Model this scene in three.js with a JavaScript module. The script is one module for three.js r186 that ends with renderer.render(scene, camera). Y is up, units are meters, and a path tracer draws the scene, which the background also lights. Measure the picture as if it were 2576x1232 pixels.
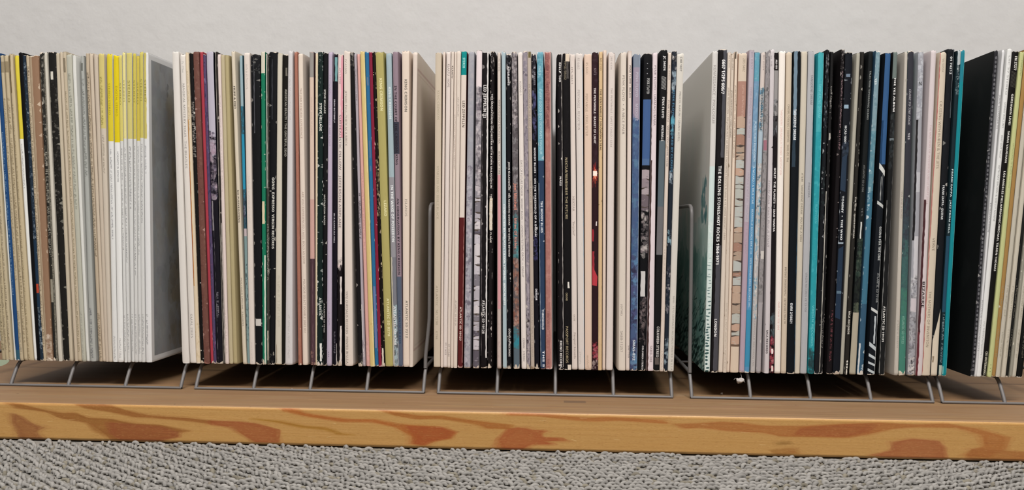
import * as THREE from 'three';
import { mergeGeometries } from 'three/addons/utils/BufferGeometryUtils.js';
import { RoundedBoxGeometry } from 'three/addons/geometries/RoundedBoxGeometry.js';
import { RectAreaLightUniformsLib } from 'three/addons/lights/RectAreaLightUniformsLib.js';

// ---------- camera, sky, lights, exposure ----------
const scene = new THREE.Scene();
const camera = new THREE.PerspectiveCamera(2 * Math.atan(616 / 2000) * 180 / Math.PI, 2576 / 1232, 0.05, 30);
camera.position.set(0, 0.20563, 0.78630);
camera.rotation.order = 'YXZ';
camera.rotation.set(-0.02432, 0.05131, 0.00788);
scene.add(camera);
scene.background = new THREE.Color(0.86, 0.93, 1.0);
scene.backgroundIntensity = 0.4;
const renderer = new THREE.WebGLRenderer({ antialias: true });
renderer.toneMapping = THREE.LinearToneMapping;
renderer.toneMappingExposure = 0.935;
renderer.shadowMap.enabled = true;
RectAreaLightUniformsLib.init();
const ADDED_LAMP = 29;      // radiance of an added, unseen ceiling panel that lights the room
const PANEL = { x: 0.1, y: 2.36, z: 1.4, w: 2.3, d: 0.6 };
const addedPanelLight = new THREE.RectAreaLight(new THREE.Color(1.0, 0.975, 0.955), ADDED_LAMP, PANEL.w, PANEL.d);
addedPanelLight.name = 'added_ceiling_panel_light';
addedPanelLight.position.set(PANEL.x, PANEL.y - 0.012, PANEL.z);
addedPanelLight.rotation.x = -Math.PI / 2;
scene.add(addedPanelLight);

// ---------- helpers ----------
let seed = 12345;
const rnd = () => { seed = (seed + 0x6d2b79f5) | 0; let t = Math.imul(seed ^ (seed >>> 15), 1 | seed); t = (t + Math.imul(t ^ (t >>> 7), 61 | t)) ^ t; return ((t ^ (t >>> 14)) >>> 0) / 4294967296; };
const rr = (a, b) => a + (b - a) * rnd();
const pick = (l) => l[Math.floor(rnd() * l.length) % l.length];
const taken = new Map();
function numbered(name) { const n = taken.get(name) ?? 0; taken.set(name, n + 1); return n ? name + '_' + String(n).padStart(3, '0') : name; }
function part(name, geometry, material, parent) { const m = new THREE.Mesh(geometry, material); m.name = name; parent.add(m); return m; }
function thing(name, label, category, pos, group) {
  const g = new THREE.Group(); g.name = numbered(name); g.position.set(...pos); g.userData = { label, category };
  if (group) g.userData.group = group;
  scene.add(g); return g;
}
function structure(name, geometry, material, label) {
  const m = new THREE.Mesh(geometry, material); m.name = name; m.userData = { kind: 'structure', label, category: name.split('_')[0] };
  scene.add(m); return m;
}
function box(x0, x1, y0, y1, z0, z1) { const g = new THREE.BoxGeometry(x1 - x0, y1 - y0, z1 - z0); g.translate((x0 + x1) / 2, (y0 + y1) / 2, (z0 + z1) / 2); return g; }
function tube(points, radius, seg = 24, tension = 0.15) { return new THREE.TubeGeometry(new THREE.CatmullRomCurve3(points.map((p) => new THREE.Vector3(...p)), false, 'catmullrom', tension), seg, radius, 8, false); }
function canvas(w, h) { const c = document.createElement('canvas'); c.width = w; c.height = h; return [c, c.getContext('2d')]; }
function canvasTexture(c) { const t = new THREE.CanvasTexture(c); t.colorSpace = THREE.SRGBColorSpace; t.magFilter = THREE.LinearFilter; t.anisotropy = 8; return t; }

// value noise that tiles
function noiseField(n, cells, octaves) {
  const out = new Float32Array(n * n); let amp = 1, tot = 0;
  for (let o = 0; o < octaves; o++) {
    const k = cells << o, g = new Float32Array(k * k).map(() => rnd());
    for (let y = 0; y < n; y++) for (let x = 0; x < n; x++) {
      const fx = x / n * k, fy = y / n * k, ix = Math.floor(fx), iy = Math.floor(fy), u = fx - ix, v = fy - iy, s = u * u * (3 - 2 * u), t = v * v * (3 - 2 * v);
      const a = g[(iy % k) * k + ix % k], b = g[(iy % k) * k + (ix + 1) % k], c = g[((iy + 1) % k) * k + ix % k], d = g[((iy + 1) % k) * k + (ix + 1) % k];
      out[y * n + x] += amp * ((a + (b - a) * s) * (1 - t) + (c + (d - c) * s) * t);
    }
    tot += amp; amp *= 0.55;
  }
  for (let i = 0; i < out.length; i++) out[i] /= tot;
  return out;
}
function grayTexture(field, n, map, repeat, srgb) {
  const d = new Uint8Array(n * n * 4);
  for (let i = 0; i < n * n; i++) { const c = map(field[i], i); d[i * 4] = c[0]; d[i * 4 + 1] = c[1]; d[i * 4 + 2] = c[2]; d[i * 4 + 3] = 255; }
  const t = new THREE.DataTexture(d, n, n); t.wrapS = t.wrapT = THREE.RepeatWrapping; t.magFilter = THREE.LinearFilter; t.repeat.set(repeat, repeat);
  if (srgb) t.colorSpace = THREE.SRGBColorSpace;
  t.needsUpdate = true; return t;
}
function metreUV(g) {                       // uv in metres, chosen by the way each face points
  const p = g.attributes.position, n = g.attributes.normal, uv = new Float32Array(p.count * 2);
  for (let i = 0; i < p.count; i++) {
    const ax = Math.abs(n.getX(i)), ay = Math.abs(n.getY(i)), az = Math.abs(n.getZ(i));
    const a = ay > ax && ay > az ? [p.getX(i), p.getZ(i)] : ax > az ? [p.getZ(i), p.getY(i)] : [p.getX(i), p.getY(i)];
    uv[i * 2] = a[0]; uv[i * 2 + 1] = a[1];
  }
  g.setAttribute('uv', new THREE.BufferAttribute(uv, 2)); return g;
}

// ---------- the room ----------
const ROOM = { x0: -2.3, x1: 2.1, z0: -0.345, z1: 3.3, h: 2.4 };
const plaster = noiseField(512, 24, 4);
const wallMat = new THREE.MeshStandardMaterial({
  color: 0xffffff, roughness: 0.92,
  map: grayTexture(plaster, 512, (v) => { const k = 0.985 + 0.03 * v; return [193 * k, 192 * k, 191 * k]; }, 2.2, true),
  bumpMap: grayTexture(plaster, 512, (v) => [v * 255, v * 255, v * 255], 3.2), bumpScale: 0.0006,
});
const otherWallMat = new THREE.MeshStandardMaterial({ color: 0x7a7369, roughness: 0.95 });
const ceilingMat = new THREE.MeshStandardMaterial({ color: 0xe9e7e2, roughness: 0.95 });
const W = 0.12;
structure('wall_back', metreUV(box(ROOM.x0 - W, ROOM.x1 + W, -0.1, ROOM.h + 0.1, ROOM.z0 - W, ROOM.z0)), wallMat, 'off-white painted wall behind the records');
structure('wall_left', box(ROOM.x0 - W, ROOM.x0, -0.1, ROOM.h + 0.1, ROOM.z0, ROOM.z1), otherWallMat, 'taupe painted side wall on the left');
structure('wall_right', box(ROOM.x1, ROOM.x1 + W, -0.1, ROOM.h + 0.1, ROOM.z0, ROOM.z1), otherWallMat, 'taupe painted side wall on the right');
const WIN = { x0: -1.3, x1: 1.1, y0: 0.75, y1: 2.15 };
structure('wall_front', mergeGeometries([
  box(ROOM.x0 - W, WIN.x0, -0.1, ROOM.h + 0.1, ROOM.z1, ROOM.z1 + W), box(WIN.x1, ROOM.x1 + W, -0.1, ROOM.h + 0.1, ROOM.z1, ROOM.z1 + W),
  box(WIN.x0, WIN.x1, -0.1, WIN.y0, ROOM.z1, ROOM.z1 + W), box(WIN.x0, WIN.x1, WIN.y1, ROOM.h + 0.1, ROOM.z1, ROOM.z1 + W)]), otherWallMat, 'taupe painted wall with an added window, opposite the records');
structure('ceiling', box(ROOM.x0, ROOM.x1, ROOM.h, ROOM.h + 0.1, ROOM.z0, ROOM.z1), ceilingMat, 'white flat ceiling above the shelf');
{
  const win = new THREE.Group(); win.name = 'window_1'; win.userData = { kind: 'structure', label: 'added unseen wide white framed window opposite the record shelf', category: 'window' }; scene.add(win);  // unseen window, added to let in soft frontal sky light
  const fm = new THREE.MeshStandardMaterial({ color: 0xe8e6e0, roughness: 0.5 }), z0 = ROOM.z1 + 0.03, z1 = ROOM.z1 + 0.08, t = 0.05, mx = (WIN.x0 + WIN.x1) / 2;
  part('window_frame', mergeGeometries([box(WIN.x0, WIN.x1, WIN.y0, WIN.y0 + t, z0, z1), box(WIN.x0, WIN.x1, WIN.y1 - t, WIN.y1, z0, z1), box(WIN.x0, WIN.x0 + t, WIN.y0 + t, WIN.y1 - t, z0, z1), box(WIN.x1 - t, WIN.x1, WIN.y0 + t, WIN.y1 - t, z0, z1), box(mx - t / 2, mx + t / 2, WIN.y0 + t, WIN.y1 - t, z0, z1)]), fm, win);
  const glass = new THREE.MeshPhysicalMaterial({ color: 0xffffff, roughness: 0.0, transmission: 1, thickness: 0, ior: 1.45 });
  for (const [a, b] of [[WIN.x0 + t, mx - t / 2], [mx + t / 2, WIN.x1 - t]]) part('pane', box(a, b, WIN.y0 + t, WIN.y1 - t, z0 + 0.022, z0 + 0.026), glass, win);
}
{
  const added_lamp = thing('added_ceiling_light', 'added unseen long flat rectangular white ceiling light panel above the camera', 'added_lamp', [PANEL.x, ROOM.h, PANEL.z]);  // unseen fixture, added and made wide to spread the overhead light
  const a = PANEL.w / 2 + 0.03, b = PANEL.d / 2 + 0.03, fm = new THREE.MeshStandardMaterial({ color: 0xdcdcdc, roughness: 0.4, metalness: 0.2 });
  part('frame', mergeGeometries([box(-a, a, -0.045, 0, -b, -b + 0.03), box(-a, a, -0.045, 0, b - 0.03, b), box(-a, -a + 0.03, -0.045, 0, -b + 0.03, b - 0.03), box(a - 0.03, a, -0.045, 0, -b + 0.03, b - 0.03)]), fm, added_lamp);
  part('diffuser', box(-PANEL.w / 2, PANEL.w / 2, -0.04, -0.03, -PANEL.d / 2, PANEL.d / 2), new THREE.MeshStandardMaterial({ color: 0xf2f0ea, roughness: 0.7, emissive: new THREE.Color(1, 0.975, 0.955), emissiveIntensity: 3 }), added_lamp);
}

// ---------- carpet ----------
const fleck = noiseField(256, 64, 2);
const carpetMat = new THREE.MeshStandardMaterial({ color: 0xffffff, roughness: 1, map: grayTexture(fleck, 256, (v) => { const k = 108 + 44 * v; return [k, k * 0.97, k * 0.92]; }, 2.5, true) });
structure('floor', metreUV(box(ROOM.x0, ROOM.x1, -0.06, 0, ROOM.z0, ROOM.z1)), carpetMat, 'grey beige looped pile carpet floor');
{
  const loop = new THREE.TorusGeometry(0.00175, 0.00152, 7, 10, Math.PI);
  loop.scale(1.12, 0.92, 1.0);
  const X0 = -0.92, X1 = 0.88, Z0 = 0.0715, Z1 = 0.44, rowPitch = 0.0080, step = 0.0047, mats = [], cols = [];
  const o = new THREE.Object3D(), c = new THREE.Color();
  const drift = (x) => 0.1 * x - 0.8 * x * x, slope = (x) => 0.1 - 1.6 * x;        // the stitch rows run askew over the floor
  const tuft = (x, z, y, s, k, brown) => {
    if (z < Z0 + 0.0012 || z > Z1) return;
    o.position.set(x, y, z); o.rotation.set(rr(-0.3, 0.3), -Math.atan(slope(x)) + rr(-0.6, 0.6), rr(-0.3, 0.3));
    o.scale.set(s * rr(0.85, 1.15), s * rr(0.85, 1.1), s * rr(0.8, 1.1)); o.updateMatrix(); mats.push(o.matrix.clone());
    c.setRGB(0.51 * k, (brown ? 0.455 : 0.485) * k, (brown ? 0.35 : 0.45) * k); cols.push(c.clone());
  };
  for (let r = -40; r < 140; r++) for (let x = X0; x < X1; x += step) {
    const z = 0.2 + r * rowPitch + drift(x), jx = rr(-0.0008, 0.0008), jz = rr(-0.0009, 0.0009);
    if (z < Z0 - 0.01 || z > Z1 + 0.01) continue;
    const flat = rnd() < 0.1;
    tuft(x + jx + (r % 2) * step * 0.5, z + jz, flat ? rr(-0.001, 0) : rr(0.0001, 0.0009), rr(0.9, 1.22), (flat ? rr(0.55, 0.8) : rr(0.8, 1.1)) * 0.5, flat);
    if (rnd() < 0.55) tuft(x + jx * 2, z + rowPitch / 2 + jz, rr(-0.0020, -0.0008), rr(0.7, 1.0), rr(0.3, 0.5), rnd() < 0.4);
  }
  const im = new THREE.InstancedMesh(loop, new THREE.MeshStandardMaterial({ color: 0xffffff, roughness: 0.95 }), mats.length);
  mats.forEach((m, i) => { im.setMatrixAt(i, m); im.setColorAt(i, cols[i]); });
  im.name = 'carpet_pile'; im.userData = { label: 'grey beige looped carpet pile in front of the board', category: 'carpet', kind: 'stuff' };
  scene.add(im);
}

// ---------- the board ----------
const BOARD_TOP = 0.0372, BOARD_FRONT = 0.0700;
const GRAIN = [["#84501f",[-507.4,0.059,-497.3,0.081,-470.6,0.247,-459.2,0.31,-444.0,0.301,-430.7,0.432,-411.8,0.449,-388.2,0.559,-364.6,0.586,-338.4,0.722,-347.7,0.77,-347.8,0.881,-364.7,1.017,-406.2,1.016,-415.6,0.869,-423.2,0.762,-430.7,0.544,-457.3,0.435,-468.7,0.274,-497.3,0.179]],["#8a4a2a",[-412.7,0.533,-388.2,0.587,-364.6,0.628,-347.7,0.77,-347.8,0.895,-364.7,1.003,-402.4,1.014,-409.9,0.81]],["#85522c",[-504.1,0.351,-496.4,0.417,-488.8,0.58,-476.4,0.726,-482.2,0.856,-478.4,1.05,-497.6,1.05,-499.4,0.783,-503.2,0.589]],["#87501f",[-442.0,0.049,-413.6,0.032,-397.6,0.189,-385.3,0.265,-374.0,0.314,-336.5,0.374,-315.9,0.439,-315.9,0.5,-336.5,0.43,-374.0,0.37,-385.3,0.363,-411.7,0.212,-430.7,0.153]],["#8f4824",[-315.9,0.431,-289.8,0.442,-273.5,0.488,-252.2,0.64,-253.1,0.985,-271.2,0.983,-276.8,0.862,-294.5,0.597,-313.1,0.526]],["#a0551f",[-247.6,0.044,-236.5,0.052,-227.2,0.17,-203.3,0.265,-185.0,0.309,-163.0,0.309,-140.2,0.418,-126.5,0.45,-101.1,0.462,-90.2,0.605,-94.7,0.771,-110.1,0.863,-117.4,0.977,-124.6,0.941,-124.7,0.736,-135.6,0.552,-140.2,0.486,-164.8,0.365,-190.5,0.367,-225.4,0.237,-242.9,0.111]],["#9b4a22",[-130.2,0.48,-101.1,0.475,-90.2,0.605,-94.7,0.771,-110.1,0.863,-117.4,0.977,-123.7,0.94,-122.8,0.735]],["#9a5820",[-155.7,0.017,-142.0,0.091,-117.5,0.185,-102.1,0.176,-63.2,0.315,-38.4,0.381,-38.4,0.476,-56.0,0.474,-67.7,0.359,-102.1,0.23,-122.0,0.243,-140.2,0.185]],["#97691f",[-273.5,0.35,-250.3,0.399,-227.2,0.527,-208.8,0.557,-199.6,0.634,-193.2,0.726,-184.9,0.734,-195.0,0.718,-204.2,0.601,-227.2,0.555,-254.9,0.426]],["#9a4a24",[-38.4,0.49,-45.1,0.766,-45.9,1.011,-38.2,1.033,-26.5,1.025,-20.3,0.891,1.2,0.876,-7.8,0.796,10.0,0.77,6.5,0.705,-9.6,0.702,-11.4,0.581,-6.1,0.513,-16.8,0.503,-27.6,0.442]],["#a4602a",[-38.5,0.029,-11.6,0.039,18.8,0.116,37.4,0.145,50.7,0.11,72.8,0.123,96.7,0.162,103.7,0.238,84.3,0.21,59.6,0.171,38.3,0.212,18.8,0.183,-11.6,0.107,-38.5,0.096]],["#9e5f2c",[112.5,0.26,134.4,0.232,151.9,0.181,169.4,0.197,189.1,0.26,189.1,0.262,224.6,0.254,259.9,0.163,290.6,0.117,321.3,0.138,347.4,0.108,373.5,0.214,399.6,0.426,399.0,0.723,387.0,0.894,382.7,0.951,367.1,0.934,373.9,0.767,382.5,0.68,378.0,0.359,356.1,0.184,321.3,0.193,299.5,0.247,277.6,0.424,260.1,0.517,207.0,0.524,189.1,0.427,178.2,0.419,156.4,0.393,135.4,0.326,119.6,0.362]],["#95512a",[224.6,0.295,259.9,0.19,286.3,0.16,277.6,0.37,260.1,0.49,215.8,0.478]],["#95512f",[302.3,0.625,317.2,0.534,339.0,0.561,345.2,0.733,346.7,1.008,299.1,1.03,285.0,0.977,301.6,0.843]],["#99602f",[367.1,0.934,373.9,0.767,391.2,0.783,415.1,0.82,415.3,1.036,368.9,1.041]],["#8f6a35",[202.6,0.691,210.6,0.673,213.7,0.725,205.3,0.744]],["#996a34",[198.3,0.913,214.2,0.834,216.9,0.873,218.8,0.982,200.1,1.022]]];
{
  const X0 = -0.62, X1 = 0.56, L = X1 - X0;                       // the length that the grain texture covers, mirrored beyond
  const [c, g] = canvas(2048, 512), px = (mm) => (mm / 1000 - X0) / L * 2048, FH = 250;
  g.fillStyle = '#b88d52'; g.fillRect(0, 0, 2048, 512);
  for (let i = 0; i < 900; i++) { const y = rr(-10, 270), x = rr(-200, 2048), w = rr(60, 420); g.strokeStyle = pick(['#be9156', '#ab7d42', '#ba8c4e', '#c2975c', '#a8783a']); g.globalAlpha = rr(0.08, 0.3); g.lineWidth = rr(1, 6); g.beginPath(); g.moveTo(x, y); g.bezierCurveTo(x + w * 0.3, y + rr(-3, 6), x + w * 0.7, y + rr(0, 14), x + w, y + rr(2, 18)); g.stroke(); }
  for (const [col, q] of GRAIN) {
    for (const [grow, al] of [[11, 0.1], [8, 0.12], [5, 0.15], [3, 0.18], [1.5, 0.2], [0, 0.3]]) {
      g.globalAlpha = al; g.fillStyle = col; g.strokeStyle = col; g.lineWidth = grow * 2; g.lineJoin = 'round'; g.beginPath();
      for (let i = 0; i < q.length; i += 2) { const x = px(q[i]) + rr(-7, 7), y = q[i + 1] * FH + rr(-4, 4); i ? g.lineTo(x, y) : g.moveTo(x, y); }
      g.closePath(); g.fill(); if (grow) g.stroke();
    }
    let xa = 1e9, xb = -1e9, ya = 1e9, yb = -1e9; for (let i = 0; i < q.length; i += 2) { xa = Math.min(xa, px(q[i])); xb = Math.max(xb, px(q[i])); ya = Math.min(ya, q[i + 1] * FH); yb = Math.max(yb, q[i + 1] * FH); }
    g.save(); g.beginPath(); for (let i = 0; i < q.length; i += 2) { const x = px(q[i]), y = q[i + 1] * FH; i ? g.lineTo(x, y) : g.moveTo(x, y); } g.clip();
    for (let k = 0; k < (xb - xa) * 0.5; k++) { const x = rr(xa, xb), y = rr(ya, yb), w = rr(15, 90); g.globalAlpha = rr(0.1, 0.3); g.strokeStyle = pick(['#7d451e', '#a9683a', '#93562a', '#b07a48']); g.lineWidth = rr(1, 4); g.beginPath(); g.moveTo(x, y); g.lineTo(x + w, y + rr(0, 10)); g.stroke(); }
    g.restore();
  }
  for (let i = 0; i < 5200; i++) { g.globalAlpha = rr(0.05, 0.22); g.fillStyle = rnd() < 0.6 ? '#8a5c24' : '#d0a666'; g.fillRect(rr(0, 2048), rr(0, FH), rr(2, 16), rr(0.6, 1.6)); }
  for (let i = 0; i < 26000; i++) { g.globalAlpha = rr(0.06, 0.2); g.fillStyle = pick(['#7d4f22', '#d9b57c', '#8f6030', '#c79a60']); g.fillRect(rr(0, 2048), rr(0, FH), rr(1, 4), rr(1, 4)); }
  for (let i = 0; i < 16; i++) { g.globalAlpha = 0.6; g.fillStyle = '#dcc090'; g.save(); g.translate(rr(0, 2048), rr(20, 220)); g.rotate(rr(-1, 1)); g.fillRect(0, 0, rr(5, 16), 2); g.restore(); }
  g.globalAlpha = 1;
  const frontTex = canvasTexture(c); frontTex.wrapS = THREE.MirroredRepeatWrapping;
  const [c2, h] = canvas(2048, 1024);
  h.fillStyle = '#7e6043'; h.fillRect(0, 0, 2048, 1024);
  for (let i = 0; i < 5200; i++) { h.globalAlpha = rr(0.06, 0.28); h.fillStyle = pick(['#94754f', '#745638', '#80623f', '#9e8058', '#8c7050', '#7c654c']); h.fillRect(rr(-200, 2048), rr(0, 1024), rr(60, 620), rr(0.8, 5)); }
  for (let i = 0; i < 500; i++) { h.globalAlpha = rr(0.03, 0.1); h.fillStyle = pick(['#95836c', '#a08e76', '#8c7a64']); h.beginPath(); h.ellipse(rr(0, 2048), rr(0, 1024), rr(20, 120), rr(5, 24), 0, 0, 7); h.fill(); }
  for (let i = 0; i < 260; i++) { h.globalAlpha = rr(0.3, 0.8); h.fillStyle = rnd() < 0.7 ? '#4a3826' : '#b09a7c'; h.fillRect(rr(0, 2048), rr(0, 1024), rr(1, 4), rr(1, 4)); }
  h.globalAlpha = 0.7; h.fillStyle = '#5f4a3a';
  for (const [mm, w] of [[12, 11], [23, 10]]) h.fillRect(px(mm), 1024 - 1024 * (0.0365 / 0.43) * 1.0 - 30, w / 1000 / L * 2048, 22);
  h.globalAlpha = 1;
  const topTex = canvasTexture(c2); topTex.wrapS = THREE.MirroredRepeatWrapping;
  // profile with eased front edges, extruded along the length
  const B0 = -0.78, B1 = 0.78, back = ROOM.z0 + 0.004, yb = 0.0012, r = 0.0035, n = 6;
  const prof = [[back, yb]];
  const arc = (cz, cy, a0) => { for (let i = 0; i <= n; i++) { const a = a0 + i / n * Math.PI / 2; prof.push([cz + r * Math.cos(a), cy + r * Math.sin(a)]); } };
  arc(BOARD_FRONT - r, yb + r, -Math.PI / 2); arc(BOARD_FRONT - r, BOARD_TOP - r, 0); prof.push([back, BOARD_TOP]);
  const strip = (pts, uvOf) => {
    const pos = [], uv = [], idx = [], S = 40;
    pts.forEach(([z, y], i) => { for (let s = 0; s <= S; s++) { const x = B0 + (B1 - B0) * s / S; pos.push(x, y, z); uv.push((x - X0) / L, uvOf(z, y, i)); } });
    for (let i = 0; i < pts.length - 1; i++) for (let s = 0; s < S; s++) { const a = i * (S + 1) + s, b = a + S + 1; idx.push(a, a + 1, b, b, a + 1, b + 1); }
    const q = new THREE.BufferGeometry(); q.setAttribute('position', new THREE.Float32BufferAttribute(pos, 3)); q.setAttribute('uv', new THREE.Float32BufferAttribute(uv, 2)); q.setIndex(idx); q.computeVertexNormals(); return q;
  };
  const k = n + 1 + n;                                              // the last point of the upper front arc
  const board = thing('shelf_board', 'long low pine board lying on the carpet under the wire racks', 'shelf', [0, 0, 0]);
  const frontMat = new THREE.MeshStandardMaterial({ map: frontTex, roughness: 0.5 }), topMat = new THREE.MeshStandardMaterial({ map: topTex, roughness: 0.62 });
  const fp = prof.slice(1, 1 + k + 1 - 3), tp = prof.slice(k - 2);
  part('front_edge', strip(fp, (z, y) => 1 - (BOARD_TOP - y) / 0.0332 * FH / 512), frontMat, board);
  part('top_face', mergeGeometries([strip(tp, (z) => (BOARD_FRONT - z) / 0.43), strip([prof[prof.length - 1], prof[0]], () => 0.5), strip([prof[0], prof[1]], () => 0.3)]), topMat, board);
  const shp = new THREE.Shape(prof.map(([z, y]) => new THREE.Vector2(z, y)));
  const end = (x) => { const s = new THREE.ShapeGeometry(shp); s.rotateY(-Math.PI / 2); s.translate(x, 0, 0); return s; };
  const endMat = new THREE.MeshStandardMaterial({ color: 0xa8793c, roughness: 0.7, side: THREE.DoubleSide });
  for (const x of [B0, B1]) part('end_grain', end(x), endMat, board);
}

// ---------- wire racks ----------
const REST = BOARD_TOP + 0.0257;                                     // height of the wires that the sleeves stand on
const WIRES = [[-614.9, -554.3, -493.7, -433.9, -375.9], [-360.2, -300.7, -242.8, -185.3, -127.9], [-112.7, -54.2, 3.8, 61.1, 118.2], [137.6, 194.6, 252.3, 310.0, 368.3], [377.7, 436.2, 494.3, 552.0, 609.2]];
const RACK_LABEL = ['grey wire rack at far left under the yellow-banded sleeves', 'grey wire rack under the olive and cream sleeves, second from left', 'grey wire rack in the middle of the row of racks', 'grey wire rack under the teal and grey sleeves, fourth from left', 'grey wire rack at far right, cut off by the picture edge'];
const wireMat = new THREE.MeshStandardMaterial({ color: 0x6a6766, roughness: 0.55, metalness: 0.15 });
WIRES.forEach((xs, r) => {
  const rack = thing('wire_rack', RACK_LABEL[r], 'rack', [0, 0, 0], 'wire record racks on the board');
  const R = 0.0018, yc = REST - R, foot = BOARD_TOP + R, x = xs.map((v) => v / 1000);
  const foot_z = 0.0010;
  part('front_foot_wire', tube([[x[0] - 0.001, BOARD_TOP + 0.0013, foot_z + 0.0005], [x[4] + 0.001, BOARD_TOP + 0.0013, foot_z + 0.0005]], 0.0013, 2), wireMat, rack);
  part('rear_foot_wire', tube([[x[0] - 0.001, BOARD_TOP + 0.0013, -0.3060], [x[4] + 0.001, BOARD_TOP + 0.0013, -0.3060]], 0.0013, 2), wireMat, rack);
  for (const z of [-0.09, -0.22]) part('cross_wire', tube([[x[0] - 0.001, yc - R - 0.0011, z], [x[4] + 0.001, yc - R - 0.0011, z]], 0.0012, 2), wireMat, rack);
  x.forEach((v, i) => {
    part('floor_wire', tube([[v, foot - 0.0003, foot_z], [v, foot + 0.003, foot_z - 0.0015], [v, foot + 0.014, foot_z - 0.0080], [v, yc - 0.0012, -0.0124], [v, yc, -0.0160], [v, yc, -0.03], [v, yc, -0.28], [v, yc, -0.292], [v, yc - 0.003, -0.298], [v, foot, -0.3060]], R, 60), wireMat, rack);
    const up = (r === 1 && i === 4) || (r === 3 && i === 0);
    if (!up) return;
    const s = i ? 1 : -1, o = v + s * 0.0037 * 0 + (r === 1 ? 0.0034 : 0.0003), top = BOARD_TOP + 0.1900;
    part('side_frame', tube([[v, yc - 0.0005, -0.0112], [v, yc + 0.012, -0.0125], [o, yc + 0.05, -0.0135], [o, top - 0.012, -0.0140], [o, top - 0.003, -0.0165], [o, top, -0.0250], [o, top, -0.06], [o, top, -0.25], [o, top - 0.003, -0.2585], [o, top - 0.012, -0.2610], [v, yc + 0.03, -0.262], [v, yc, -0.262]], 0.0019, 90), wireMat, rack);
  });
});

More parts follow.
